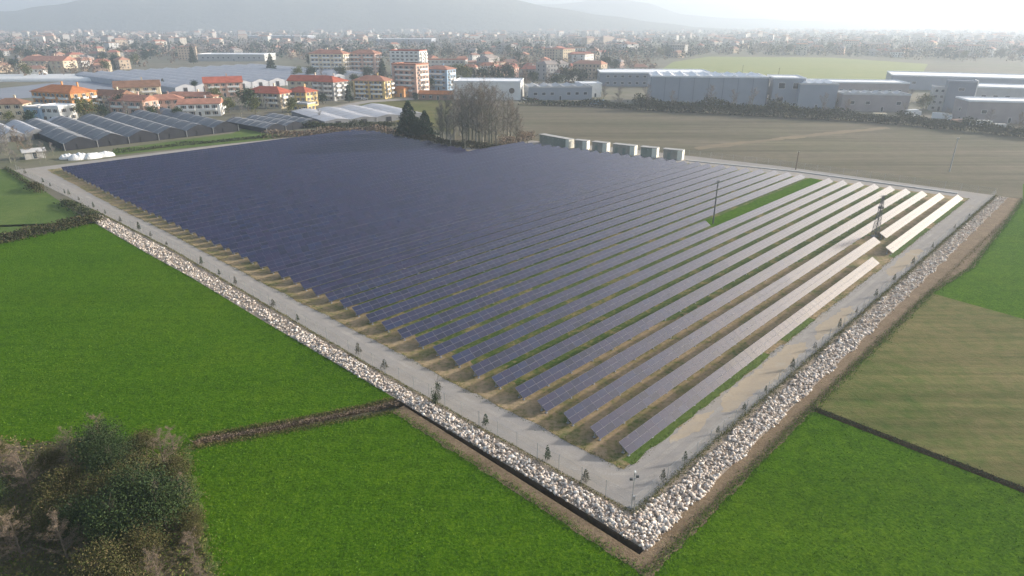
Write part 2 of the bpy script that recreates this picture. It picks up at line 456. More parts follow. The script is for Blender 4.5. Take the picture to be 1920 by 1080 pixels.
def leaves(rng, P, size, aspect=0.6, up=0.0):
    """one small kite-shaped leaf face at every point of P"""
    n = len(P)
    d = rng.normal(size=(n, 3)); d[:, 2] = d[:, 2] * (1 - up) + up * np.abs(d[:, 2]) * 2
    d /= np.linalg.norm(d, axis=1)[:, None]
    t = rng.normal(size=(n, 3)); t -= (t * d).sum(1)[:, None] * d; t /= np.linalg.norm(t, axis=1)[:, None]
    s = (size * rng.uniform(0.6, 1.4, n))[:, None]
    V = np.stack([P - d * s * 0.5, P + t * s * aspect * 0.5, P + d * s * 0.5, P - t * s * aspect * 0.5], axis=1).reshape(-1, 3)
    return V, np.arange(4 * n).reshape(n, 4)

def crown_points(rng, n, rx, ry, rz, cz, clumps=14, tight=0.3, shell=0.55):
    c = rng.normal(size=(clumps, 3)); c /= np.linalg.norm(c, axis=1)[:, None]
    c *= rng.uniform(shell, 1.0, clumps)[:, None] * 0.78
    k = rng.integers(0, clumps, n)
    sp = rng.uniform(0.6, 1.3, clumps)[k][:, None]
    P = c[k] + rng.normal(size=(n, 3)) * tight * sp
    return P * np.array([rx, ry, rz]) + np.array([0, 0, cz])

def cone_points(rng, n, r, h, z0):
    t = 1 - np.sqrt(rng.uniform(0, 1, n)); a = rng.uniform(0, 2 * math.pi, n)
    lob = 0.75 + 0.25 * np.sin(a * 5 + t * 19) + 0.15 * np.sin(t * 43)
    rr = r * (1 - t) ** 0.8 * lob * np.sqrt(rng.uniform(0.25, 1, n)) + 0.05 * r
    return np.stack([rr * np.cos(a), rr * np.sin(a), z0 + t * (h - z0)], axis=1)

def branches(rnd, mb, p, d, length, r, depth, spread=0.55, upward=0.25, n=5, tips=None, fork=(3, 4)):
    segs = 3
    q = Vector(p); d = Vector(d).normalized()
    for i in range(segs):
        q2 = q + d * (length / segs)
        mb.tube(q, q2, r * (1 - 0.22 * i), r * (1 - 0.22 * (i + 1)), n, cap=False)
        q = q2
        d = (d + Vector((rnd.gauss(0, 0.13), rnd.gauss(0, 0.13), rnd.gauss(0, 0.06) + upward * 0.2))).normalized()
        if depth > 0 and i > 0:
            side = (d + Vector((rnd.gauss(0, spread), rnd.gauss(0, spread), rnd.gauss(0, spread * 0.5) + upward))).normalized()
            branches(rnd, mb, q, side, length * rnd.uniform(0.45, 0.7), r * 0.38, depth - 1, spread, upward, max(3, n - 1), tips, fork)
    if tips is not None and depth == 0: tips.append(tuple(q))
    if depth > 0:
        for k in range(rnd.randint(*fork) - 1):
            side = (d + Vector((rnd.gauss(0, spread), rnd.gauss(0, spread), rnd.gauss(0, spread * 0.5) + upward))).normalized()
            branches(rnd, mb, q, side, length * rnd.uniform(0.5, 0.75), r * 0.34, depth - 1, spread, upward, max(3, n - 1), tips, fork)

rng = np.random.default_rng(11)
rnd = random.Random(5)

# ------------------------------------------------------------------ the ground and the fields
def rough(poly, amp, step=1.2, seed=3):
    """the same outline with a ragged edge"""
    r_ = random.Random(seed); out = []
    for p, q in zip(poly, poly[1:] + poly[:1]):
        L = math.hypot(q[0] - p[0], q[1] - p[1]); n = max(1, int(L / step)); off = 0.0
        nx, ny = -(q[1] - p[1]) / max(L, 1e-6), (q[0] - p[0]) / max(L, 1e-6)
        for i in range(n):
            off = off * 0.6 + r_.gauss(0, amp * 0.7)
            k = 0 if i == 0 else max(-2 * amp, min(2 * amp, off))
            out.append((p[0] + (q[0] - p[0]) * i / n + nx * k, p[1] + (q[1] - p[1]) * i / n + ny * k))
    return out
def sheet(name, poly, z1, mat, z0=None, side=None, label=None):
    mb = MB()
    if z0 is None:
        area = sum(p[0] * q[1] - q[0] * p[1] for p, q in zip(poly, poly[1:] + poly[:1]))
        if area < 0: poly = poly[::-1]
        mb.face([(p[0], p[1], z1) for p in poly])
        o = mb.build(name, mat)
    else:
        mb.prism(list(poly), z0, z1, 0, None if side is None else 1)
        o = mb.build(name, [mat] + ([side] if side else []))
    return structure(o, label)

def make_ground():
    rings = [(0, -1.2), (40, -1.2), (74, -1.2), (78, -0.03), (160, -0.03), (320, -0.03), (640, -0.03), (1300, -0.03), (2600, -0.03), (5000, -0.03), (9000, -0.03)]
    K = 72; V = [(20, 50, -1.2)]; F = []
    for r, z in rings[1:]:
        V += [(20 + r * math.cos(2 * math.pi * k / K), 50 + r * math.sin(2 * math.pi * k / K), z) for k in range(K)]
    for k in range(K): F.append((0, 1 + k, 1 + (k + 1) % K))
    for i in range(len(rings) - 2):
        a, b = 1 + i * K, 1 + (i + 1) * K
        for k in range(K):
            j = (k + 1) % K
            F.append((a + k, b + k, b + j, a + j))
    me = bpy.data.meshes.new('ground'); me.from_pydata(V, [], F); me.materials.append(MATS['town_ground']); me.update()
    structure(link('ground', me), 'flat plain of dull fields and gardens reaching the hills')
make_ground()

LOW = -1.25
D0 = w(31, -5.7)
def dr(t, off):   # along the drainage ditch on the east side of the near fields
    return (D0[0] + 0.7071 * t + 0.7071 * off, D0[1] - 0.7071 * t + 0.7071 * off)

PLOT = [w(-0.3, -0.1), w(-1.5, 40), w(-2.3, 118), w(-4.5, 165), w(-8.5, 238), w(60, 237), w(122, 228), w(124, 162), w(152, 159), w(164, 120), w(174, 60), w(177, -0.1)]
sheet('gravel_road', PLOT, 0.0, 'gravel', LOW, None, 'grey gravel perimeter road around the solar plot')
INNER = [w(4.4, 4.4), w(3.4, 28), w(3.3, 48), w(2.2, 90), w(1.6, 132), w(0.3, 165), w(-0.8, 231), w(118, 221), w(120, 155), w(147, 151), w(154, 100), w(162, 52), w(166, 20), w(168, 4.4)]
BANK = [w(-0.3, -0.1), w(-1.5, 40), w(-2.3, 118), w(-4.5, 165), w(-8.4, 165), w(-6.8, 116), w(-5.9, 97), w(-5.4, 70), w(-4.4, 36), w(-3.8, 10), w(-3.8, -3.7), w(60, -3.6), w(120, -3.4), w(177, -3.1), w(177, -0.1)]
sheet('earth_verge', [w(-3.8, -3.7), w(60, -3.6), w(120, -3.4), w(177, -3.1), w(178, -6.2), w(150, -7.2), w(104, -8.2), w(84, -6.2), w(31, -5.7), w(-6.4, -5.7), w(-6.4, 31.8), w(-4.65, 31.8), w(-4.65, -3.7)], -0.02, 'soil', LOW, None, 'bare brown earth verge outside the stone bank')
A1 = [w(-4.4, 34), w(-4.4, 36), w(-5.4, 70), w(-5.9, 97), w(-6.8, 116), w(-8.0, 150), (-102, 152), (-113, 136), (-200, 10), (-200, 3), (-37, 62.4), (-36.3, 63.5)]
sheet('grass_field_west', A1, 0.0, 'grass', LOW, 'soil', 'mown green field west of the solar plot')
A2 = [w(-6.4, 31.8), (-36.2, 61.7), (-37, 62.4), (-200, 3), (-200, -80), (16, -80), w(-6.4, -5.7)]
sheet('grass_field_south', A2, 0.0, 'grass', LOW, 'soil', 'green field between ditch and thicket')
Bf = [w(-6.4, -5.7), (16, -80), (150, -80), dr(115, -0.6), dr(0, -0.6)]
sheet('grass_field_corner', Bf, 0.0, 'grass', LOW, 'soil', 'deep green field at the plot corner')
Cf = [dr(0, 0.6), w(84, -6.2), at(1730, 560), (84, 96), (250, -14), dr(118, 0.6)]
Cf = [dr(0, 0.6), w(84, -6.2), (84, 96), (250, -14), dr(118, 0.6)]
sheet('stubble_field', Cf, 0.0, 'stubble', LOW, 'soil', 'brownish stubble field beyond the drainage ditch')
sheet('grass_field_east', [w(84, -6.2), w(104, -8.2), w(150, -7.2), w(178, -6.2), (154, 192), (330, 110), (250, -14), (84, 96)], 0.0, 'grass', -0.2, None, 'bright green field beside the far end of the stone bank')
sheet('grass_field_far', [w(-8.0, 150), w(-8.4, 165), w(-8.5, 238), (-172, 214), (-205, 225), (-330, 120), (-230, -30), (-200, 10), (-113, 136), (-102, 152)], 0.0, 'meadow', -0.2, None, 'yellowish green meadow behind the bramble hedge')
sheet('ploughed_field', [w(178, -6.2), w(177, -0.1), w(174, 60), w(164, 120), w(152, 159), (2, 296), (-2, 345), (5, 398), (69, 372), (162, 335), (216, 276), (330, 172), (330, 110), (154, 192)], 0.0, 'plough', -0.2, None, 'wide bare ploughed field behind the solar plot')
sheet('ploughed_corner', [at(848, 183), at(990, 194), at(1002, 262), at(930, 280), at(850, 268)], 0.02, 'plough', None, None, 'bare field corner around the tree clump')
sheet('field_track', rough([at(1300, 277), at(1420, 263), at(1560, 247), at(1660, 238), at(1670, 241), at(1560, 252), at(1420, 268), at(1310, 281)], 0.9, 3.0, 51), 0.03, 'tan_track', None, None, 'faint tan track across the ploughed field')
sheet('pasture_far', [at(1230, 137), at(1262, 116), at(1330, 106), at(1560, 108), at(1740, 120), at(1712, 166), at(1560, 160)], 0.05, 'pale_field', None, None, 'pale green pasture behind the industrial halls')
sheet('covered_field', [at(-60, 192), at(60, 183), at(330, 160), at(430, 150), at(300, 128), at(150, 150), at(-60, 172)], 0.05, 'netting', None, None, 'grey net covered nursery beds behind the houses')
sheet('nursery_lawn', [at(205, 292), at(500, 262), at(560, 250), at(470, 235), at(436, 250), at(215, 279)], 0.02, 'meadow', None, None, 'green lawn in front of the dark nursery sheds')
sheet('fallow_field', [at(590, 205), at(700, 190), at(848, 182), at(850, 250), at(760, 232), at(690, 215)], 0.03, 'stubble', None, None, 'brown fallow strip below the apartment houses')
sheet('village_lane', [at(600, 204), at(690, 188), at(830, 181), at(830, 184), at(695, 192), at(608, 209)], 0.06, 'gravel', None, None, 'pale lane below the apartment houses')

sheet('plot_ground', rough(INNER, 0.16, 0.7), 0.02, 'plot_soil', None, None, 'sandy soil and weeds under the panel rows')
sheet('plot_grass', rough([w(9, 24), w(9, 231), w(117.5, 220), w(119.5, 155), w(146.5, 150), w(153.5, 100), w(161, 52), w(165, 14), w(110, 13), w(80, 18), w(45, 21)], 0.5, 0.9, 31), 0.025, 'plot_green', None, None, 'weedy green ground under the inner panel rows')
for k, (a0, a1, b0, b1) in enumerate(((24, 47, 0.7, 3.9), (52, 66, 0.4, 2.9), (14, 20, 2.2, 4.2), (90, 108, 0.6, 3.4))):
    sheet('sand_patch', rough([w(a0, b0 + 0.6), w((a0 + a1) / 2, b0), w(a1, b0 + 0.5), w(a1 + 2, (b0 + b1) / 2), w(a1 - 1, b1), w(a0 + 2, b1), w(a0 - 2, (b0 + b1) / 2)], 0.25, 0.5, 40 + k), 0.009, 'sand', None, None, 'tan sandy patch on the southern gravel road')
for a0, a1 in ((5.6, 41), (47, 58), (100, 128), (134, 163)):
    sheet('grass_strip', rough([w(a0, 4.25), w(a0, 5.6), w(a1, 5.7), w(a1, 4.3)], 0.1, 0.6, int(a0)), 0.03, 'meadow', None, None, 'green weeds under the outermost panel row')
def track(a_off, b_off):
    PTS = [(3.2 + a_off, 236), (1.0 + a_off, 165), (-0.2 + a_off, 118), (0.4 + a_off, 90), (1.1 + a_off, 40), (1.6 + a_off, 5.5), (3.2 + a_off * 1.5, 2.7 + b_off), (8, 1.9 + b_off), (60, 2.3 + b_off), (120, 2.4 + b_off), (170, 2.2 + b_off)]
    PTS[0] = (-4.5 + a_off, 232); PTS[1] = (-1.8 + a_off, 165)
    L_, R_ = [], []
    for i, (a, b) in enumerate(PTS):
        p, q = PTS[max(0, i - 1)], PTS[min(len(PTS) - 1, i + 1)]; dx, dy = q[0] - p[0], q[1] - p[1]; l = math.hypot(dx, dy)
        L_.append(w(a - dy / l * 0.28, b + dx / l * 0.28)); R_.append(w(a + dy / l * 0.28, b - dx / l * 0.28))
    return L_ + R_[::-1]
sheet('wheel_track', rough(track(-0.75, -0.7), 0.07, 0.8, 21), 0.006, 'gravel_rut', None, None, 'worn wheel track on the perimeter road')
sheet('wheel_track', rough(track(0.75, 0.75), 0.07, 0.8, 22), 0.006, 'gravel_rut', None, None, 'worn wheel track on the inner side of the perimeter road')
sheet('grass_patch', rough([w(93.5, 39.8), w(93.5, 45.8), w(163, 45.8), w(162, 39.8)], 0.2, 1.0), 0.03, 'grass', None, None, 'bright green strip where part of a panel row is missing')
sheet('earth_spill', rough([w(-5.9, -5.0), w(60, -5.2), w(84, -5.6), w(104, -7.4), w(150, -6.4), w(178, -5.6), w(178, -6.5), w(150, -7.6), w(104, -8.6), w(84, -6.4), w(31, -5.8), w(-6.5, -5.9), w(-6.55, 31.6), w(-6.0, 31.6)], 0.12, 0.35), 0.014, 'soil', None, None, 'ragged brown earth edge where fields meet the verge')
sheet('thicket_floor', rough([(-90, 58), (-60, 62.5), (-44, 63), (-39, 60), (-32.6, 51), (-26.5, 42), (-19, 25), (-90, 20)], 0.8, 1.0), 0.02, 'wood_floor', None, None, 'brown leaf litter under the thicket')
sheet('rough_grass', rough([(-38, 62), (-36.8, 61.5), (-32, 53), (-25.3, 42), (-17, 25), (-18, 24), (-27, 41), (-33, 52)], 0.25, 0.3, 9), 0.012, 'meadow', None, None, 'pale rough grass margin beside the thicket')
# ------------------------------------------------------------------ stone bank
def stone_mesh(seed):
    r_ = random.Random(seed); mb = MB()
    t = (1 + 5 ** 0.5) / 2
    vs_ = [(-1, t, 0), (1, t, 0), (-1, -t, 0), (1, -t, 0), (0, -1, t), (0, 1, t), (0, -1, -t), (0, 1, -t), (t, 0, -1), (t, 0, 1), (-t, 0, -1), (-t, 0, 1)]
    fs = [(0, 11, 5), (0, 5, 1), (0, 1, 7), (0, 7, 10), (0, 10, 11), (1, 5, 9), (5, 11, 4), (11, 10, 2), (10, 7, 6), (7, 1, 8), (3, 9, 4), (3, 4, 2), (3, 2, 6), (3, 6, 8), (3, 8, 9), (4, 9, 5), (2, 4, 11), (6, 2, 10), (8, 6, 7), (9, 8, 1)]
    sx, sy, sz = r_.uniform(0.8, 1.25), r_.uniform(0.6, 1.0), r_.uniform(0.5, 0.8)
    V = []
    for v in vs_:
        k = r_.uniform(0.58, 1.3) / 1.9 / 2
        V.append((v[0] * k * sx, v[1] * k * sy, v[2] * k * sz))
    return np.array(V), np.array(fs)

def make_bank():
    root = sheet('stone_bank', BANK, -0.015, 'bank_grit', LOW, 'dark_soil', 'bank of loose pale boulders along the fence')
    variants = [stone_mesh(s) for s in range(10)]
    meshes = [np_mesh('stone', v, f, 'stone') for v, f in variants]
    pts = []
    # western arm
    inner = [(-1, -1.0), (40, -2.1), (118, -3.1), (165, -5.2)]
    outer = [(-4, -3.85), (10, -3.85), (36, -4.4), (70, -5.4), (97, -5.9), (116, -6.8), (165, -8.3)]
    b = -4.0
    while b < 162:
        a0, a1 = lerp_tab(b, inner) - 0.15, lerp_tab(b, outer)
        if b < -0.4: a0 = 2.5
        wd = a0 - a1
        step = 0.165 if b < 60 else 0.26
        for _ in range(max(1, int(wd / step))):
            a = rnd.uniform(a1, a0)
            edge = min(a - a1, a0 - a)
            if rnd.random() < (0.97 if edge > 0.3 else 0.7) * (0.72 + 0.28 * math.sin(a * 2.3 + b * 1.1) * math.sin(b * 1.9 - a)): pts.append((a, b + rnd.uniform(0, step)))
        b += step
    a = -1.0
    while a < 176:
        b0, b1 = -0.95, lerp_tab(a, [(0, -3.75), (60, -3.7), (120, -3.5), (177, -3.1)])
        step = 0.165 if a < 60 else 0.26
        for _ in range(int((b0 - b1) / step)):
            bb = rnd.uniform(b1, b0) + 0.25 * math.sin(a * 0.7)
            if rnd.random() < 0.95 * (0.72 + 0.28 * math.sin(a * 1.9 + bb * 2.3) * math.sin(a * 1.1 - bb * 1.7)): pts.append((a + rnd.uniform(0, step), bb))
        a += step
    W = [(*w(a, b), a, b) for a, b in pts]
    W.sort(key=lambda q: q[0] ** 2 + q[1] ** 2)
    VV, FF, off = [], [], 0
    for i, (x, y, a, b) in enumerate(W):
        s = rnd.choice((0.1, 0.13, 0.16, 0.19, 0.22, 0.26, 0.31, 0.42)) * rnd.uniform(0.8, 1.2)
        # the bank is heaped along its middle
        z = -0.03 + s * rnd.uniform(0.05, 0.3) + rnd.uniform(0, 0.14)
        k = rnd.randrange(10); rz = rnd.uniform(0, 6.28); tl = (rnd.gauss(0, 0.35), rnd.gauss(0, 0.35), rz)
        if i < 300:
            o = link('stone', meshes[k], root, (x, y, z), tl); o.scale = (s * 1.25,) * 3
        else:
            M = Matrix.Translation((x, y, z)) @ (Matrix.Rotation(tl[2], 4, 'Z') @ Matrix.Rotation(tl[0], 4, 'X') @ Matrix.Rotation(tl[1], 4, 'Y'))
            Mn = np.array(M)
            VV.append((variants[k][0] * s * 1.25) @ Mn[:3, :3].T + Mn[:3, 3]); FF.append(variants[k][1] + off); off += 12
    o = link('loose_stones', np_mesh('loose_stones', np.concatenate(VV), np.concatenate(FF), 'stone'), root)
    o['kind'] = 'stuff'
make_bank()

# ------------------------------------------------------------------ solar rows
TILT, PW, PL, LOWZ = R(31), 0.92, 1.6, 0.58
def module_mesh():
    mb = MB(); hx, hy, t, fr = PL / 2 - 0.008, PW / 2 - 0.008, 0.02, 0.016
    o = [(-hx, -hy), (hx, -hy), (hx, hy), (-hx, hy)]
    i_ = [(-hx + fr, -hy + fr), (hx - fr, -hy + fr), (hx - fr, hy - fr), (-hx + fr, hy - fr)]
    V = [(x, y, -t) for x, y in o] + [(x, y, t) for x, y in o] + [(x, y, t) for x, y in i_] + [(x, y, t - 0.006) for x, y in i_]
    F = [(3, 2, 1, 0), (0, 1, 5, 4), (1, 2, 6, 5), (2, 3, 7, 6), (3, 0, 4, 7)]
    for k in range(4):
        j = (k + 1) % 4; F.append((4 + k, 4 + j, 8 + j, 8 + k)); F.append((8 + k, 8 + j, 12 + j, 12 + k))
    F.append((12, 13, 14, 15))
    me = bpy.data.meshes.new('solar_panel'); me.from_pydata(V, [], F)
    me.materials.append(MATS['module_frame']); me.materials.append(MATS['panel_cells'])
    me.polygons.foreach_set('material_index', [0] * (len(F) - 1) + [1]); me.update()
    return me
MODULE = module_mesh()
def post_mesh():
    mb = MB()
    mb.box((0, 0, 0.5), (0.08, 0.12, 1.1)); mb.box((0, 0, 0.04), (0.3, 0.3, 0.08))
    return mb.mesh('support_post', 'galvanised')
POST = post_mesh()
CT, ST = math.cos(TILT), math.sin(TILT)
NEAR_ROWS = 16
def solar_row(k, segs, label):
    b = 5.0 + 4.1 * k
    a_first = segs[0][0]
    root = empty('solar_row', (*w(a_first, b), 0), ROWROT)
    tag(root, label, 'solar panels', 'parallel rows of solar panels')
    for sa, sb in segs:
        n = int((sb - sa) / PL); x0 = sa - a_first; L = n * PL
        mid = (CT * PW, LOWZ + ST * PW)
        # purlins under the modules
        for f in (0.25, 0.75, 1.25, 1.75) if k < NEAR_ROWS else (0.4, 1.6):
            y, z = CT * PW * f, LOWZ + ST * PW * f - 0.07
            rb = MB(); rb.box((x0 + L / 2, y, z), (L, 0.05, 0.07)); rb.build('purlin', 'aluminium', root)
        step = 4.8 if k < 5 else (9.6 if k < NEAR_ROWS else 19.2)
        x = x0 + 0.5
        while x < x0 + L:
            for f in (0.55, 1.5) if (k < 5 or x == x0 + 0.5) else (1.1,):
                p = link('support_post', POST, root, (x, CT * PW * f, 0)); p.scale = (1, 1, (LOWZ + ST * PW * f) / 1.08)
            x += step
        if k < NEAR_ROWS:
            blk = rnd.gauss(0, 0.004)
            for i in range(n):
                if i % 8 == 0: blk = rnd.gauss(0, 0.006); rl = rnd.gauss(0, 0.003)
                for r_ in (0, 1):
                    s = PW * (r_ + 0.5)
                    link('solar_panel', MODULE, root, (x0 + (i + 0.5) * PL, CT * s, LOWZ + ST * s), (TILT + blk + rnd.gauss(0, 0.003), rl + rnd.gauss(0, 0.002), 0))
        else:
            V, F, mi = [], [], []
            back = MB(); back_y = (0, CT * PW * 2)
            for i in range(n):
                if i % 8 == 0: jt = rnd.gauss(0, 0.012)
                for r_ in (0, 1):
                    j2 = jt * 0.3 + rnd.gauss(0, 0.004); o_ = len(V); g = 0.02
                    xa, xb = x0 + i * PL + g, x0 + (i + 1) * PL - g; sa_, sb_ = PW * r_ + g, PW * (r_ + 1) - g
                    V += [(xa, CT * sa_, LOWZ + ST * sa_ - j2), (xb, CT * sa_, LOWZ + ST * sa_ - j2), (xb, CT * sb_, LOWZ + ST * sb_ + j2), (xa, CT * sb_, LOWZ + ST * sb_ + j2)]
                    F.append((o_, o_ + 1, o_ + 2, o_ + 3)); mi.append(0)
            o = link('panel_field', np_mesh('panel_field', V, F, 'panel_far', mi), root); o['kind'] = 'stuff'
            fb = MB(); hh = PW
            # frame backing a little under the glass, closed box
            y0, z0, y1, z1 = 0, LOWZ - 0.03, CT * PW * 2, LOWZ + ST * PW * 2 - 0.03
            P = [(x0, y0, z0), (x0 + L, y0, z0), (x0 + L, y1, z1), (x0, y1, z1)]
            Q = [(x, y + 0.02, z - 0.04) for x, y, z in P]
            fb.face(P); fb.face(Q[::-1])
            for q in range(4): fb.face([P[(q + 1) % 4], P[q], Q[q], Q[(q + 1) % 4]])
            fb.build('panel_frame', 'frame_dark', root)

START = [(0, 6.5), (60, 6.0), (120, 4.6), (165, 3.2), (227, 2.0)]
END = [(0, 163.5), (43, 160.5), (52, 160), (88, 153), (150, 143)]
NROWS = 54
ONES = 'first second third fourth fifth sixth seventh eighth ninth tenth eleventh twelfth thirteenth fourteenth fifteenth sixteenth seventeenth eighteenth nineteenth'.split()
def ordinal(n):
    if n < 20: return ONES[n - 1]
    t = ('twenty', 'thirty', 'forty', 'fifty')[n // 10 - 2]
    return t + '-' + ONES[n % 10 - 1] if n % 10 else t[:-1] + 'ieth'
for k in range(NROWS):
    b = 5.0 + 4.1 * k
    s = lerp_tab(b, START) + rnd.uniform(-0.25, 0.25)
    t = lerp_tab(b, END) if b < 152 else 117.5 + rnd.uniform(-1, 1)
    if k == 0: solar_row(k, [(s, 94), (101, 163.5)], 'outermost row of solar panels beside gravel road, broken by one gap')
    elif k == 1: solar_row(k, [(s, 108), (111, t)], 'solar panel row with a small gap next to lattice mast')
    elif k == 9: solar_row(k, [(s, 93)], 'short solar panel row ending at the bright green grass strip')
    elif b < 152: solar_row(k, [(s, t)], 'long straight solar panel row, ' + ordinal(k + 1) + ' counted from the southern gravel road')
    else: solar_row(k, [(s, t)], 'solar panel row ending at the tree clump, ' + ordinal(k + 1) + ' from the southern road')

# ------------------------------------------------------------------ fences, shrubs and masts
def fence(name, pts, label, h=2.2, step=3.0, wire=True):
    root = empty(name, (*pts[0], 0)); tag(root, label, 'fence')
    ox, oy = pts[0]
    pm = MB(); pm.tube((0, 0, -0.1), (0, 0, h), 0.035, 0.035, 6)
    pme = pm.mesh('post', 'galvanised')
    for (x0, y0), (x1, y1) in zip(pts, pts[1:]):
        L = math.hypot(x1 - x0, y1 - y0); n = max(1, round(L / step)); ang = math.atan2(y1 - y0, x1 - x0)
        for i in range(n):
            t = i / n
            link('post', pme, root, (x0 + (x1 - x0) * t - ox, y0 + (y1 - y0) * t - oy, 0))
        me = bpy.data.meshes.new('wire_mesh')
        me.from_pydata([(0, 0, 0.05), (L, 0, 0.05), (L, 0, h - 0.08), (0, 0, h - 0.08)], [], [(0, 1, 2, 3)])
        uv = me.uv_layers.new(name='UVMap')
        for li, q in enumerate(((0, 0), (L, 0), (L, h), (0, h))): uv.data[li].uv = q
        me.materials.append(MATS['fence_wire']); me.update()
        link('wire_mesh', me, root, (x0 - ox, y0 - oy, 0), (0, 0, ang))
        for z in (0.08, h * 0.5, h - 0.08):
            tb = MB(); tb.tube((0, 0, z), (L, 0, z), 0.008, 0.008, 4); tb.build('tension_wire', 'galvanised', root, loc=(x0 - ox, y0 - oy, 0), rot=(0, 0, ang))
    return root
fence('wire_fence', [w(-0.5, 0.1), w(-1.6, 40), w(-2.4, 118), w(-4.6, 165), w(-8.4, 237)], 'wire mesh fence with thin posts between stone bank and western road')
fence('wire_fence', [w(-0.5, -0.25), w(60, -0.25), w(120, -0.25), w(176.5, -0.25)], 'wire mesh fence with thin posts along the southern gravel road')
fence('wire_fence', [w(176.5, 0.2), w(173.6, 60), w(164, 119)], 'wire mesh fence facing the ploughed field', step=4)

SHR = []
for s in range(4):
    P = cone_points(rng, 420, 0.42 + 0.08 * (s % 2), 1.75, 0.3)
    V, F = leaves(rng, P, 0.13, 0.5)
    st = MB(); st.tube((0, 0, -0.05), (0, 0, 0.9), 0.03, 0.015, 5)
    SHR.append((np_mesh('foliage', V, F, 'bramble_leaf' if s % 2 else 'evergreen_leaf'), st.mesh('stem', 'bark')))
def shrub(a, b, s, label):
    root = empty('young_shrub', (*w(a, b), 0), rnd.uniform(0, 6))
    tag(root, label, 'shrub', 'young shrubs planted along the fence')
    f, st = SHR[rnd.randrange(4)]
    c1 = link('foliage', f, root); c2 = link('stem', st, root)
    for c in (c1, c2): c.scale = (s * rnd.uniform(0.85, 1.2), s * rnd.uniform(0.85, 1.2), s * rnd.uniform(0.85, 1.15))
LW = 'slim dark young conifer planted inside the western wire fence'
for px, py in ((1098, 905), (1021, 857), (917, 800), (838, 748), (673, 662), (717, 690), (556, 600), (514, 576), (448, 535), (413, 517), (379, 498), (312, 460), (282, 444), (258, 432), (230, 415), (208, 400), (186, 388), (160, 375), (142, 364), (133, 362), (108, 348), (95, 342), (60, 326)):
    X, Y = at(px, py); X -= C0[0]; Y -= C0[1]
    b = X * NV[0] + Y * NV[1]
    a = lerp_tab(b, [(0, 0.1), (40, -1.1), (118, -1.9), (165, -4), (238, -7.8)])
    shrub(a + rnd.uniform(-0.15, 0.3), b + rnd.uniform(-0.6, 0.6), rnd.uniform(0.6, 1.2), LW)
LS = 'small dark bush planted inside the southern wire fence'
for a in (5.2, 11, 16.5, 25.8, 31, 38.5, 48, 58.5, 64, 75, 86, 99, 112, 131, 148):
    shrub(a + rnd.uniform(-1.5, 1.5), 0.35, rnd.uniform(0.5, 1.1), LS)

def light_mast():
    root = empty('light_mast', (*w(0.0, 0.35), 0)); tag(root, 'slim mast with floodlights and camera at the fence corner', 'mast')
    m = MB(); m.tube((0, 0, 0), (0, 0, 4.6), 0.06, 0.045, 8); m.build('pole', 'galvanised', root)
    m = MB(); m.box((0, 0, 0.1), (0.4, 0.4, 0.2)); m.build('base', 'concrete', root)
    m = MB(); m.box((0, 0, 3.55), (0.9, 0.06, 0.06), R(30)); m.build('crossarm', 'galvanised', root)
    for s in (-1, 1):
        m = MB(); m.box((0, 0, 0), (0.28, 0.18, 0.22), 0); m.build('floodlight', 'dark_steel', root, loc=(0.4 * s * math.cos(R(30)), 0.4 * s * math.sin(R(30)), 3.68))
    m = MB(); m.box((0, -0.15, 4.5), (0.14, 0.34, 0.14)); m.build('camera_housing', 'frame_white', root)
    m = MB(); m.box((0.05, -0.08, 1.3), (0.3, 0.18, 0.45)); m.build('control_box', 'galvanised', root)
light_mast()

def utility_pole(loc, h, label, mat='pole_wood', arm=1.6, rz=0.3):
    root = empty('utility_pole', (*loc, 0), rz); tag(root, label, 'pole')
    m = MB(); m.tube((0, 0, -0.2), (0, 0, h), 0.19, 0.12, 8); m.build('pole', mat, root)
    m = MB(); m.box((0, 0, h - 0.35), (arm, 0.1, 0.12)); m.build('crossarm', 'dark_steel', root)
    for x in (-arm * 0.45, 0, arm * 0.45):
        m = MB(); m.tube((x, 0, h - 0.3), (x, 0, h - 0.02), 0.07, 0.05, 6); m.build('insulator', 'frame_white', root)
    return root
utility_pole(w(96.3, 43.2), 10.6, 'tall dark pole standing on the grass strip among panels', 'dark_steel', 1.4)
utility_pole(w(121.6, 161), 9.0, 'pale pole in front of the bare tree clump', 'pale_bark', 1.0)
utility_pole(at(1455, 172), 16, 'tall pole rising behind the industrial halls by pale pasture', 'pole_wood', 1.2)
utility_pole(at(1390, 150), 12, 'shorter pole at the edge of the pale pasture', 'pole_wood', 1.2)
utility_pole(at(1780, 322), 11, 'thin pole standing alone in the ploughed field', 'galvanised', 1.0)
utility_pole(at(1492, 318), 6, 'low post by the ploughed field edge', 'pole_wood', 0.6)

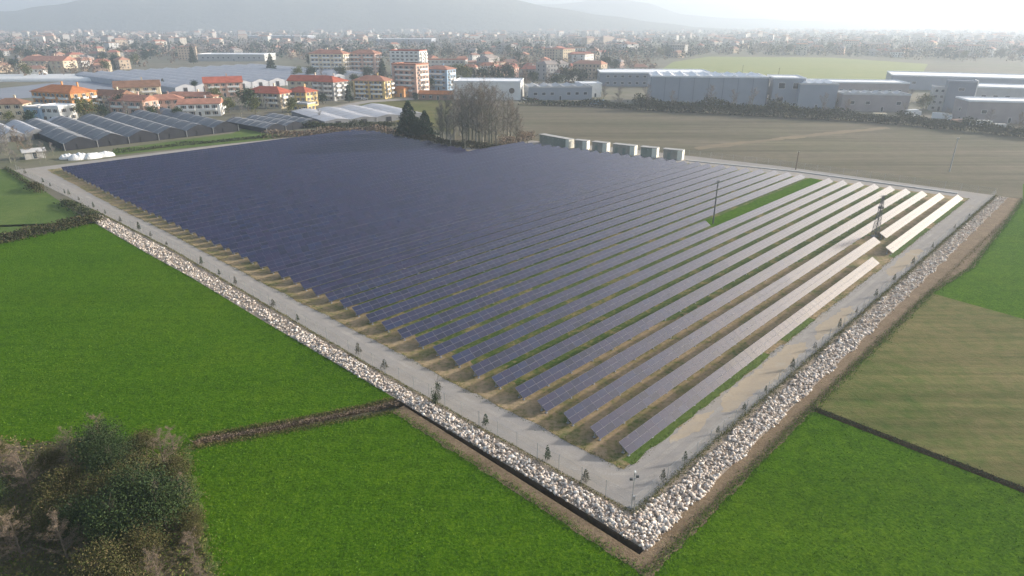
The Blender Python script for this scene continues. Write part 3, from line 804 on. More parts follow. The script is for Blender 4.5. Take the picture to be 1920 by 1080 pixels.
def lattice_mast(loc, h):
    root = empty('lattice_mast', (*loc, 0), R(20)); tag(root, 'dark lattice mast with platform standing between the panel rows', 'mast')
    hw = lambda z: 0.42 * (1 - z / h) + 0.16
    for sx, sy in ((-1, -1), (1, -1), (1, 1), (-1, 1)):
        m = MB(); m.tube((sx * hw(0), sy * hw(0), 0), (sx * hw(h), sy * hw(h), h), 0.06, 0.05, 5); m.build('leg', 'dark_steel', root)
    n = 9
    for i in range(n):
        z0, z1 = h * i / n, h * (i + 1) / n; m = MB()
        c = lambda q, z: ((-1, 1, 1, -1)[q % 4] * hw(z), (-1, -1, 1, 1)[q % 4] * hw(z), z)
        for q in range(4):
            m.tube(c(q, z0), c(q + 1, z1), 0.03, 0.03, 4); m.tube(c(q + 1, z0), c(q, z1), 0.035, 0.035, 4); m.tube(c(q, z1), c(q + 1, z1), 0.035, 0.035, 4)
        m.build('bracing', 'dark_steel', root)
    m = MB(); m.box((0, 0, h * 0.72), (0.9, 0.8, 0.45)); m.build('transformer', 'dark_steel', root)
    m = MB(); m.box((0, 0, h + 0.05), (1.8, 0.14, 0.14)); m.build('crossarm', 'dark_steel', root)
    m = MB(); m.box((0, 0, 0.12), (1.2, 1.2, 0.3)); m.build('footing', 'concrete', root)
lattice_mast(w(112.6, 11.9), 9.4)

# ------------------------------------------------------------------ inverter cabins
def cabin(p0, p1, h, side, label):
    """p0 north end, p1 south end of the west face, in plot coordinates"""
    x0, y0 = w(*p0); x1, y1 = w(*p1); L = math.hypot(x1 - x0, y1 - y0); ang = math.atan2(y1 - y0, x1 - x0)
    root = empty('inverter_cabin', (x0, y0, 0), ang); tag(root, label, 'cabin', 'inverter cabins at the end of the rows')
    D = 2.7
    m = MB(); m.box((L / 2, D / 2, h / 2), (L - 0.5, D, h)); m.build('wall', side, root)
    m = MB(); m.box((L - 0.9, D / 2, h / 2), (1.8, D + 0.2, h + 0.02)); m.build('end_wall', 'cabin_lit_white', root)  # end block whitened to carry the sunlit end face
    m = MB(); m.box((L / 2, D / 2, h + 0.08), (L + 0.1, D + 0.4, 0.14)); m.build('roof', 'concrete', root)
    n = max(1, int((L - 2) / 3)); L -= 1.9
    for i in range(n):
        x = (i + 0.5) * (L - 0.6) / n
        m = MB(); m.box((x, -0.03, 1.15), (1.2, 0.07, 2.2)); m.box((x + 0.45, -0.08, 1.1), (0.06, 0.05, 0.2)); m.build('door', 'cabin_green', root)
        m = MB()
        for q in range(4): m.box((x + 0.95 + 0.0, -0.04, h - 0.5 - 0.12 * q), (0.5, 0.06, 0.06))
        m.build('vent_grille', 'galvanised', root)
    return root
cab = [((151.3, 149.5), (149.6, 132.5), 'cabin_green', 'long greenish inverter cabin nearest the tree clump'),
       ((150.4, 130.6), (151.6, 125.4), 'cabin_shade_grey', 'short inverter cabin between greenish cabin and its sunlit white ended neighbours'),
       ((152.0, 123.4), (153.2, 117.2), 'cabin_shade_grey', 'inverter cabin with shaded grey sides, end wall coloured sunlit white and pale roof'),
       ((153.6, 115.0), (155.4, 106.4), 'cabin_shade_grey', 'inverter cabin with shaded grey sides, end wall coloured sunlit white and pale roof'),
       ((155.7, 104.2), (157.3, 98.2), 'cabin_green', 'teal grey inverter cabin with end wall coloured sunlit white'),
       ((157.7, 96.0), (159.6, 89.2), 'cabin_shade_grey', 'inverter cabin at the southern end of the cabin line')]
for p0, p1, sd, lb in cab: cabin(p0, p1, 3.3, sd, lb)
m = MB(); p = [w(160.5, 88), w(169.5, 52), w(172, 8)]
for (x0, y0), (x1, y1) in zip(p, p[1:]):
    L = math.hypot(x1 - x0, y1 - y0); m.box(((x0 + x1) / 2, (y0 + y1) / 2, 0.1), (L, 1.3, 0.24), math.atan2(y1 - y0, x1 - x0))
tag(m.build('concrete_channel', 'concrete'), 'low pale concrete cable channel along the eastern end of rows', 'channel')

# ------------------------------------------------------------------ trees and thickets
def tree_mesh_conifer(h, r, n, size):
    P = cone_points(rng, n, r, h, h * 0.08); V, F = leaves(rng, P, size, 0.45)
    t = MB(); t.tube((0, 0, -0.2), (0, 0, h * 0.85), h * 0.022, h * 0.006, 6)
    return np_mesh('crown', V, F, 'conifer_leaf'), t.mesh('trunk', 'bark')
def tree_mesh_round(h, r, n, size, leaf, clumps=16):
    P = crown_points(rng, n, r, r * 0.95, h * 0.42, h * 0.58, clumps, 0.27); P[:, 2] = np.maximum(P[:, 2], 0.15)
    V, F = leaves(rng, P, size, 0.6)
    t = MB(); rr = random.Random(int(h * 100))
    branches(rr, t, (0, 0, -0.2), (0, 0, 1), h * 0.5, h * 0.025, 2, 0.6, 0.3, 5, None, (3, 4))
    return np_mesh('crown', V, F, leaf), t.mesh('trunk', 'bark')
def tree_mesh_bare(h, seed, twigs, leaf='grey_twig', bark='ivy_bark', spread=0.42, size=0.5, depth=3, nb=26, low=0.18):
    """leader with rising side limbs from low down, then fine twigs along the limbs"""
    rr = random.Random(seed); t = MB(); pts = []
    p = Vector((0, 0, -0.2)); axis = []
    K = 9
    for i in range(K + 1):
        axis.append(Vector((rr.gauss(0, 0.012) * h * i / K, rr.gauss(0, 0.012) * h * i / K, -0.2 + (h + 0.2) * 0.97 * i / K)))
    for i in range(K): t.tube(axis[i], axis[i + 1], h * 0.019 * (1 - 0.92 * i / K), h * 0.019 * (1 - 0.92 * (i + 1) / K), 6, cap=False)
    for b_ in range(nb):
        f = low + (0.95 - low) * (b_ + rr.random()) / nb
        k = min(K - 1, int(f * K)); q = axis[k].lerp(axis[k + 1], f * K - k)
        a = rr.uniform(0, 6.283); L = h * rr.uniform(0.16, 0.34) * (1.08 - f * 0.75) * (0.6 + spread)
        d = Vector((math.cos(a) * spread * 1.5, math.sin(a) * spread * 1.5, 1 - 0.3 * spread)).normalized()
        r = h * 0.007 * (1.1 - f * 0.7)
        for sgm in range(4):
            q2 = q + d * (L / 4) * rr.uniform(0.8, 1.2); t.tube(q, q2, r * (1 - 0.22 * sgm), r * (1 - 0.22 * (sgm + 1)), 4, cap=False)
            for c in range(3):
                e_ = q.lerp(q2, rr.random()); dd = (d + Vector((rr.gauss(0, 0.6), rr.gauss(0, 0.6), rr.gauss(0.15, 0.4)))).normalized(); l2 = L * rr.uniform(0.18, 0.42)
                t.tube(e_, e_ + dd * l2, r * 0.4, r * 0.12, 3, cap=False)
                for u in (0.35, 0.7, 1.0): pts.append(tuple(e_ + dd * l2 * u))
            pts.append(tuple(q2)); q = q2
            d = (d + Vector((rr.gauss(0, 0.16), rr.gauss(0, 0.16), rr.gauss(0.08, 0.1)))).normalized()
    T = np.array(pts); k = rng.integers(0, len(T), twigs)
    P = T[k] + rng.normal(size=(twigs, 3)) * h * 0.016
    V, F = leaves(rng, P, size, 0.07, 0.45)
    return np_mesh('crown', V, F, leaf), t.mesh('trunk', bark)

def plant(name, meshes, loc, s, label, cat, group=None, sz=None):
    root = empty(name, (*loc, 0), rnd.uniform(0, 6.28)); tag(root, label, cat, group)
    for nm, me in zip(('crown', 'trunk'), meshes):
        c = link(nm, me, root); c.scale = (s, s, s if sz is None else sz)
    return root

CON = [tree_mesh_conifer(10, 3.2, 1500, 0.75), tree_mesh_conifer(10, 2.2, 1300, 0.65), tree_mesh_conifer(10, 4.4, 3200, 0.7)]
RND = [tree_mesh_round(10, 4.2, 1500, 0.75, 'conifer_leaf'), tree_mesh_round(10, 4.6, 1500, 0.75, 'evergreen_leaf'), tree_mesh_round(10, 4.4, 1300, 0.7, 'olive_leaf')]
BARE = [tree_mesh_bare(10, 3 + s, 1500, ('grey_twig', 'dry_twig')[s % 2], ('ivy_bark', 'bark')[s % 2], 0.75, 0.6, nb=22, low=0.2) for s in range(4)]
TALL = [tree_mesh_bare(22, 31 + s, 2600, ('grey_twig', 'grey_twig', 'grey_twig', 'dry_twig')[s], ('ivy_bark', 'pale_bark', 'ivy_bark', 'pale_bark')[s], 0.55, 0.8, nb=40, low=0.16) for s in range(4)]

# bare clump behind the rows
for i, (px, py, h, k) in enumerate(((838, 268, 19, 0), (852, 262, 21, 1), (868, 270, 21, 2), (880, 274, 23, 0), (893, 276, 23, 1), (905, 277, 23, 3), (918, 276, 23, 2), (931, 273, 22, 1),
                                    (945, 268, 20, 0), (958, 264, 17, 3), (862, 255, 21, 3), (886, 262, 23, 0), (910, 264, 24, 2), (930, 260, 21, 1), (968, 264, 14, 2), (826, 268, 14, 0), (976, 266, 10, 3), (845, 275, 13, 1), (830, 262, 16, 2), (922, 268, 22, 0), (875, 266, 22, 1), (899, 270, 23, 2), (952, 262, 18, 1))):
    lb = ('tall bare grey tree in the clump beside the solar rows', 'tall leafless tree with pale trunk in the clump beside the rows')[k % 2]
    plant('bare_tree', TALL[k], at(px, py), h / 22, lb, 'tree', 'bare trees of the clump beside the rows')
plant('conifer_tree', CON[2], at(768, 256), 1.5, 'tall dark conifer at the edge of the bare tree clump', 'tree')
plant('conifer_tree', CON[2], at(798, 259), 1.15, 'lower dark evergreen between tall conifer and bare trees', 'tree')
plant('conifer_tree', RND[0], at(783, 260), 0.75, 'broad dark bush tree at the foot of the tall conifer', 'tree')

def hedge_points(poly, n, wd, h, lump=6.0):
    segs = [(p, q, math.hypot(q[0] - p[0], q[1] - p[1])) for p, q in zip(poly, poly[1:])]
    tot = sum(s[2] for s in segs); out = []
    for p, q, L in segs:
        k = int(n * L / tot); t = rng.uniform(0, 1, k)
        bx = p[0] + (q[0] - p[0]) * t; by = p[1] + (q[1] - p[1]) * t
        hh = h * (0.55 + 0.45 * np.abs(np.sin(t * L / lump + 1.3) * np.cos(t * L / lump * 0.37 + 0.4))) * rng.uniform(0.8, 1.2, k)
        z = rng.uniform(0, 1, k) ** 0.7 * hh
        ww = wd * np.sqrt(np.maximum(0.1, 1 - (z / (hh + 0.01)) ** 2))
        out.append(np.stack([bx + rng.normal(size=k) * ww * 0.45, by + rng.normal(size=k) * ww * 0.45, z], axis=1))
    return np.concatenate(out)

def hedge(name, poly, n, wd, h, size, leaf, label, cat='hedge', stuff=False, lump=6.0, aspect=0.6):
    ox, oy = poly[0]
    P = hedge_points(poly, n, wd, h, lump) - np.array([ox, oy, 0]); V, F = leaves(rng, P, size, aspect)
    if stuff:
        o = link(name, np_mesh(name, V, F, leaf), None, (ox, oy, 0)); tag(o, label, cat, kind='stuff'); return o
    root = empty(name, (ox, oy, 0)); tag(root, label, cat)
    link('foliage', np_mesh('foliage', V, F, leaf), root)
    m = MB()
    segs = list(zip(poly, poly[1:]))
    for i in range(max(6, n // 400)):
        p, q = rnd.choice(segs); t = rnd.random(); x, y = p[0] + (q[0] - p[0]) * t - ox + rnd.gauss(0, wd * 0.25), p[1] + (q[1] - p[1]) * t - oy + rnd.gauss(0, wd * 0.25)
        m.tube((x, y, -0.1), (x + rnd.gauss(0, h * 0.15), y + rnd.gauss(0, h * 0.15), h * rnd.uniform(0.5, 0.9)), 0.02 * h, 0.006 * h, 4, cap=False)
    m.build('stem', 'bark', root)['kind'] = 'stuff'
    return root
hedge('bramble_hedge', [at(-40, 464), at(40, 447), at(110, 432), at(182, 414)], 5200, 2.6, 2.3, 0.4, 'bramble_leaf', 'dark bramble hedge dividing the western green fields')
hedge('bramble_hedge', [at(185, 414), at(150, 396), at(120, 382)], 2200, 2.4, 2.0, 0.4, 'hedge_leaf', 'low green brambles beside the end of the stone bank')
hedge('bramble_hedge', [at(78, 362), at(60, 352)], 900, 2.0, 2.6, 0.4, 'bramble_leaf', 'small dark bramble clump below the western road bend')
hedge('bramble_hedge', [at(62, 352), at(36, 334), at(10, 316)], 1200, 1.2, 1.0, 0.4, 'hedge_leaf', 'thin low hedge beside the western road bend')
hedge('field_hedge', [at(985, 196), at(1120, 200), at(1190, 205)], 3400, 4, 4.2, 0.9, 'hedge_leaf', 'dark hedge in front of the pale grey hall')
hedge('field_hedge', [at(1190, 206), at(1320, 211), at(1440, 218), at(1560, 224)], 11000, 6, 8.0, 1.0, 'hedge_leaf', 'tall dark hedge in front of the slate industrial hall', lump=9)
hedge('field_hedge', [at(1560, 224), at(1680, 232), at(1800, 244), at(1920, 257), at(2040, 270)], 9500, 5, 5.6, 0.9, 'hedge_leaf', 'dark hedge between ploughed field and eastern workshops', lump=8)
hedge('field_hedge', [at(500, 258), at(600, 252), at(700, 246), at(745, 252)], 4500, 5, 3.0, 0.7, 'dry_twig', 'brown bare hedge along the northern plot edge', lump=7)
hedge('field_hedge', [at(570, 240), at(660, 238), at(740, 236)], 3000, 3.5, 3.0, 0.7, 'hedge_leaf', 'dark hedge in front of the pale net houses')
hedge('field_hedge', [at(745, 252), at(800, 264), at(868, 277), at(935, 279)], 4200, 3.2, 3.0, 0.6, 'bramble_leaf', 'dark undergrowth at the foot of the bare tree clump')
hedge('field_hedge', [at(935, 276), at(972, 268), at(1000, 258)], 1500, 3.0, 4.5, 0.6, 'dry_twig', 'brown shrubs at the eastern edge of the bare tree clump')
hedge('field_hedge', [at(215, 288), at(330, 274), at(500, 258)], 2400, 1.6, 1.6, 0.5, 'hedge_leaf', 'low hedge between lawn and northern plot road')

# grey scrub at the north west corner of the plot
for px, py, s in ((20, 305, 1.0), (50, 298, 0.85), (5, 285, 0.9), (85, 300, 0.65), (35, 280, 0.9), (0, 300, 1.0), (62, 284, 0.8), (15, 270, 0.8), (100, 292, 0.5), (30, 312, 0.6), (75, 308, 0.5)):
    plant('bare_tree', BARE[(px // 7) % 4], at(px, py), s, 'grey leafless scrub tree at the north west corner of the plot', 'tree', 'scrub at the north west corner')

# trees among the houses, each placed
GT = 'trees among the village houses'
for px, py, kind, s, lb in (
        (466, 208, 'R', 1.3, 'broad dark evergreen in front of the tan red roofed house'), (548, 215, 'R', 0.85, 'dark round evergreen beside the yellow outbuilding'),
        (150, 212, 'C', 0.9, 'small conifer beside the orange apartment house'), (366, 172, 'R', 0.75, 'clipped dark tree behind the long terracotta terrace'), (308, 168, 'C', 0.8, 'slim conifer behind the brown roofed houses'),
        (510, 140, 'C', 1.9, 'tall conifer behind the pale glasshouse roof'), (363, 120, 'C', 2.2, 'lone conifer near the far end of the glasshouse roof'), (640, 150, 'R', 1.2, 'round evergreen in front of the tan apartment block'),
        (690, 150, 'R', 1.1, 'evergreen in front of the pink apartment block'), (718, 148, 'C', 1.7, 'conifer between pink block and balcony block'), (872, 158, 'R', 1.5, 'large dark evergreen behind the white factory'),
        (935, 165, 'C', 1.5, 'conifer behind the white factory end'), (1075, 160, 'R', 1.4, 'dark evergreen behind the pale grey hall'), (1045, 165, 'R', 1.1, 'lower evergreen behind the pale grey hall'),
        (655, 192, 'C', 1.2, 'dark conifer between grey and yellow houses'), (240, 222, 'B', 0.9, 'bare tree in front of the rose roofed houses'), (275, 218, 'B', 1.0, 'bare tree beside the rose roofed houses'),
        (320, 214, 'B', 0.7, 'bare tree next to the white villa'), (20, 232, 'R', 0.6, 'dark bush tree by the small brown roofed house'), (810, 184, 'B', 0.9, 'bare tree beside the orange garage'),
        (1010, 182, 'B', 0.9, 'bare tree between white factory and grey hall'), (1132, 190, 'B', 1.1, 'bare tree beside the slate industrial hall'), (1700, 205, 'B', 1.1, 'bare tree by the brown workshop'),
        (1730, 208, 'R', 0.9, 'evergreen between brown workshop and slate tower'), (440, 235, 'B', 0.5, 'small bare tree beside the dark sheds'), (600, 228, 'B', 0.6, 'bare tree in front of the pale net houses'),
        (12, 212, 'B', 0.8, 'bare tree by the village road'), (180, 205, 'R', 0.7, 'evergreen behind the orange apartment house'), (500, 208, 'B', 0.8, 'bare tree in front of the tan house'), (780, 190, 'R', 0.5, 'bush in front of the balcony block')):
    ms = {'C': CON[:2], 'R': RND, 'B': BARE}[kind]
    plant({'C': 'conifer_tree', 'R': 'evergreen_tree', 'B': 'bare_tree'}[kind], ms[px % len(ms)], at(px, py), s, lb, 'tree', GT)

more = random.Random(77)
VT = [((35, 208), 'B'), ((60, 236), 'R'), ((150, 222), 'B'), ((165, 226), 'R'), ((195, 222), 'R'), ((205, 214), 'B'), ((232, 212), 'R'), ((288, 222), 'R'), ((300, 226), 'B'), ((335, 226), 'R'), ((345, 200), 'B'), ((405, 196), 'R'), ((430, 212), 'R'), ((440, 196), 'B'), ((452, 220), 'B'),
      ((480, 214), 'R'), ((530, 212), 'B'), ((540, 190), 'R'), ((592, 204), 'B'), ((606, 196), 'R'), ((645, 186), 'B'), ((668, 178), 'R'), ((728, 186), 'B'), ((742, 176), 'R'), ((795, 182), 'B'), ((806, 172), 'R'), ((850, 172), 'B'), ((560, 150), 'R'), ((585, 152), 'R'), ((605, 156), 'B'), ((665, 156), 'R'), ((705, 160), 'R'), ((725, 162), 'B'),
      ((745, 150), 'R'), ((855, 150), 'R'), ((890, 150), 'C'), ((905, 156), 'R'), ((915, 148), 'B'), ((965, 158), 'B'), ((985, 168), 'B'), ((1000, 160), 'R'), ((1025, 158), 'B'), ((1060, 158), 'R'), ((1090, 160), 'R'), ((1110, 152), 'B')]
for (px, py), kind in VT:
    nm = {'C': 'conifer_tree', 'R': 'evergreen_tree', 'B': 'bare_tree'}[kind]; ms = {'C': CON[:2], 'R': RND, 'B': BARE}[kind]
    plant(nm, ms[more.randrange(len(ms))], at(px, py), more.uniform(0.6, 1.05) * (1 if py > 170 else 1.3), {'C': 'conifer', 'R': 'dark garden evergreen', 'B': 'leafless garden tree'}[kind] + ' standing between the village houses', 'tree', GT)

# thicket in the near corner
def thicket():
    kinds = {
        'ever': lambda i: (tree_mesh_round(5.5, 2.6, 8500, 0.17, 'evergreen_leaf', 30), 'dark evergreen bush in the thicket', 'evergreen_bush'),
        'olive': lambda i: (tree_mesh_round(4.2, 2.5, 7000, 0.16, 'bush_leaf', 26), 'olive green bush in the thicket', 'olive_bush'),
        'bare': lambda i: (tree_mesh_bare(6.5, 70 + i, 2400, 'dry_twig', 'bark', 1.0, 0.34, nb=24, low=0.05), 'brown leafless bush in the thicket', 'bare_bush'),
        'grey': lambda i: (tree_mesh_bare(7.5, 90 + i, 2200, 'dry_twig', 'bark', 0.9, 0.4, nb=26, low=0.12), 'grey leafless tree in the thicket', 'bare_tree')}
    spots = [(-44.5, 57.5, 'ever', 1.0), (-41, 60, 'olive', 0.75), (-38, 58, 'bare', 0.7), (-47.5, 57.5, 'bare', 0.8), (-35.5, 55.5, 'olive', 0.7), (-41.5, 55, 'ever', 0.9), (-38.5, 54, 'olive', 1.0), (-50, 54, 'grey', 0.8),
             (-33.5, 52.5, 'bare', 0.5), (-36.5, 50.5, 'ever', 1.0), (-33.2, 48.6, 'ever', 1.1), (-40, 51, 'olive', 1.0), (-30.8, 49, 'olive', 0.5), (-45.5, 52.5, 'olive', 0.9), (-43, 48.5, 'olive', 0.9), (-36.5, 46.5, 'ever', 1.0),
             (-33, 44.5, 'olive', 0.8), (-28.8, 45, 'bare', 0.5), (-54, 56, 'bare', 0.75), (-57, 59, 'olive', 0.6), (-60, 55, 'bare', 0.8), (-51.5, 50, 'ever', 0.75), (-47.5, 47, 'olive', 0.75), (-40, 44.5, 'bare', 0.8), (-35.5, 42, 'olive', 1.0),
             (-57, 51, 'olive', 0.75), (-63, 59, 'olive', 0.6), (-30.5, 42, 'bare', 0.6), (-46, 60.5, 'grey', 0.7), (-29.8, 47.2, 'olive', 0.45), (-26.8, 42, 'bare', 0.45), (-32.5, 40, 'olive', 0.8), (-44.5, 45, 'bare', 0.8), (-54, 47, 'olive', 0.7),
             (-40.5, 47.5, 'ever', 0.8), (-49.5, 57, 'olive', 0.7), (-38.5, 61, 'bare', 0.5)]
    cache = {}
    for i, (x, y, k, s) in enumerate(spots):
        key = (k, i % 3)
        if key not in cache: cache[key] = kinds[k](i)
        ms, lb, nm = cache[key]
        plant(nm, ms, (x, y), s, lb, 'tree' if 'tree' in nm else 'bush', 'bushes and trees of the near thicket')
    # brambles between them
    n = 22000; P = np.stack([rng.uniform(-72, -20, n), rng.uniform(36, 68, n), np.zeros(n)], axis=1)
    poly = rough([(-72, 59), (-60, 62), (-45, 62.5), (-39, 59.5), (-33, 51), (-27, 42), (-23, 34), (-72, 34)], 0.8, 1.0, 8)
    keep = np.array([inpoly(p[:2], poly) for p in P]); P = P[keep]
    P[:, 2] = rng.uniform(0, 1, len(P)) ** 1.5 * (0.7 + 0.6 * np.sin(P[:, 0] * 0.7) * np.cos(P[:, 1] * 0.6))
    P[:, 2] = np.maximum(P[:, 2], 0.05)
    V, F = leaves(rng, P, 0.3, 0.45)
    o = link('undergrowth', np_mesh('undergrowth', V, F, 'weed_leaf')); tag(o, 'brown and green brambles covering the thicket floor', 'undergrowth', kind='stuff')
thicket()

# leaning ivy tree on the stone bank
def bank_tree():
    x, y = at(815, 756)
    root = empty('ivy_tree', (x, y, 0), 0); tag(root, 'small leaning ivy covered tree on the stone bank by the ditch', 'tree')
    t = MB(); rr = random.Random(4)
    branches(rr, t, (0, 0, -0.2), (0.12, 0, 1), 2.2, 0.1, 2, 0.5, 0.35, 5, None, (2, 3)); t.build('trunk', 'bark', root)
    P = np.concatenate([crown_points(rng, 500, 0.4, 0.4, 0.9, 0.9, 8, 0.4), crown_points(rng, 260, 0.35, 0.35, 0.8, 2.4, 6, 0.4) + np.array([0.5, 0, 0])])
    V, F = leaves(rng, P, 0.14); link('crown', np_mesh('crown', V, F, 'evergreen_leaf'), root)
bank_tree()

# weeds along the fence foot and the ditch lips, all too fine to count
def weeds(name, pts, n, wd, h, size, leaf, label):
    P = hedge_points(pts, n, wd, h, 1.7); V, F = leaves(rng, P, size, 0.3, 0.5)
    o = link(name, np_mesh(name, V, F, leaf)); tag(o, label, 'weeds', kind='stuff')
weeds('weeds', [w(-0.7, 0.0), w(-1.8, 40), w(-2.5, 118), w(-4.8, 165)], 14000, 0.4, 0.35, 0.18, 'weed_leaf', 'dry weeds at the foot of the western fence')
weeds('weeds', [w(-0.7, -0.3), w(60, -0.4), w(120, -0.4), w(176, -0.4)], 20000, 0.75, 0.6, 0.2, 'weed_leaf', 'greenish weeds at the foot of the southern fence')
weeds('edge_grass', [w(-6.2, 31), w(-6.2, -5.6), w(31, -5.6), w(84, -6.2), w(104, -8.4), w(150, -7.4), w(178, -6.3)], 20000, 1.1, 0.16, 0.2, 'grass_leaf', 'grass growing over the edge of the earth verge')
weeds('margin_grass', [(-38.5, 61.5), (-33, 52), (-26, 41.5), (-17, 25)], 9000, 2.2, 0.25, 0.22, 'weed_leaf', 'coarse grass margin along the thicket')
weeds('plot_weeds', [w(0.2, 165), w(1.6, 132), w(2.2, 90), w(3.3, 48), w(3.4, 28), w(4.4, 4.4), w(60, 4.3), w(168, 4.4)], 9000, 0.7, 0.22, 0.16, 'weed_leaf', 'weeds creeping from the plot onto the gravel road')
weeds('ditch_weeds', [w(-4.9, 32.6), (-25, 66.4), (-36.8, 62.2)], 2600, 0.8, 0.5, 0.22, 'dry_twig', 'dry brown reeds along the western ditch')
weeds('ditch_weeds', [w(-4.9, 33.9), (-20, 69.3), (-30, 65.6), (-37, 63.4)], 5200, 0.8, 0.45, 0.2, 'weed_leaf', 'olive weeds on the northern bank of the western ditch')
weeds('ditch_weeds', [w(-6.0, 31.4), (-20, 67.0), (-28, 64.2), (-36.8, 61.3)], 3600, 0.9, 0.25, 0.2, 'weed_leaf', 'coarse grass on the southern bank of the western ditch')
weeds('ditch_weeds', [dr(0, 0), dr(30, 0), dr(70, 0), dr(110, 0)], 12000, 0.9, 0.3, 0.2, 'hedge_leaf', 'dark green growth in the eastern drainage ditch')
weeds('verge_weeds', [w(-5.6, -5.2), w(30, -5.4), w(84, -6), w(150, -7)], 5000, 0.9, 0.3, 0.2, 'weed_leaf', 'sparse weeds on the brown earth verge')

def tufts():
    n = 110000; P = np.stack([rng.uniform(-75, 75, n), rng.uniform(36, 118, n), np.full(n, 0.06)], axis=1)
    dens = 0.5 + 0.5 * np.sin(P[:, 0] * 0.31 + 1.7 * np.sin(P[:, 1] * 0.23)) * np.cos(P[:, 1] * 0.27 + np.sin(P[:, 0] * 0.19))
    P = P[rng.uniform(0, 1, n) < 0.35 + 0.65 * dens]
    keep = np.zeros(len(P), bool)
    for poly in (A1, A2, Bf):
        x, y = P[:, 0], P[:, 1]; ins = np.zeros(len(P), bool); j = len(poly) - 1
        for i in range(len(poly)):
            xi, yi = poly[i]; xj, yj = poly[j]
            if yi != yj: ins ^= ((yi > y) != (yj > y)) & (x < (xj - xi) * (y - yi) / (yj - yi) + xi)
            j = i
        keep |= ins
    P = P[keep]; V, F = leaves(rng, P, 0.2, 0.35, 0.75)
    tag(link('grass', np_mesh('grass', V, F, 'grass_leaf')), 'tufts of short grass in the near green fields', 'grass', kind='stuff')
tufts()

# ------------------------------------------------------------------ buildings
WIN = {}
def window_mesh(ww, wh, style):
    key = (round(ww, 1), round(wh, 1), style)
    if key not in WIN:
        m = MB(); t = 0.12
        for x in (-ww / 2 - t / 2, ww / 2 + t / 2): m.box((x, -0.04, 0), (t, 0.1, wh + 2 * t))
        for z in (-wh / 2 - t / 2, wh / 2 + t / 2): m.box((0, -0.04, z), (ww, 0.1, t))
        m.box((0, -0.015, 0), (ww, 0.03, wh), 0, 1)
        if style == 'shutter':
            for s in (-1, 1): m.box((s * (ww / 2 + t + 0.3), -0.03, 0), (0.55, 0.06, wh), 0, 2)
        WIN[key] = m.mesh('window', ['frame_white', 'glass_dark', 'shutter'])
    return WIN[key]

def roof_mesh(w_, d, h, rh, kind, over=0.6, mats='roof_red'):
    m = MB(); X, Y = w_ / 2 + over, d / 2 + over; t = 0.25
    if kind == 'flat':
        m.box((0, 0, h + 0.15), (w_ + 0.3, d + 0.3, 0.3))
        for s in (-1, 1):
            m.box((s * (w_ / 2 + 0.02), 0, h + 0.55), (0.26, d + 0.3, 0.5)); m.box((0, s * (d / 2 + 0.02), h + 0.55), (w_ - 0.22, 0.26, 0.5))
        return m.mesh('roof', mats)
    e = [(-X, -Y, h), (X, -Y, h), (X, Y, h), (-X, Y, h)]
    if kind == 'hip':
        q = max(0.0, X - Y * 0.95); r = [(-q, 0, h + rh), (q, 0, h + rh)]
        m.face([e[0], e[1], r[1], r[0]]); m.face([e[2], e[3], r[0], r[1]]); m.face([e[1], e[2], r[1]]); m.face([e[3], e[0], r[0]])
    else:
        r = [(-X, 0, h + rh), (X, 0, h + rh)]
        m.face([e[0], e[1], r[1], r[0]]); m.face([e[2], e[3], r[0], r[1]])
        m.face([e[1], e[2], r[1]], 0); m.face([e[3], e[0], r[0]], 0)
    m.face([(x, y, h - t) for x, y, _ in e[::-1]])
    for i in range(4):
        j = (i + 1) % 4; m.face([(e[i][0], e[i][1], h - t), (e[j][0], e[j][1], h - t), e[j], e[i]])
    return m.mesh('roof', mats)

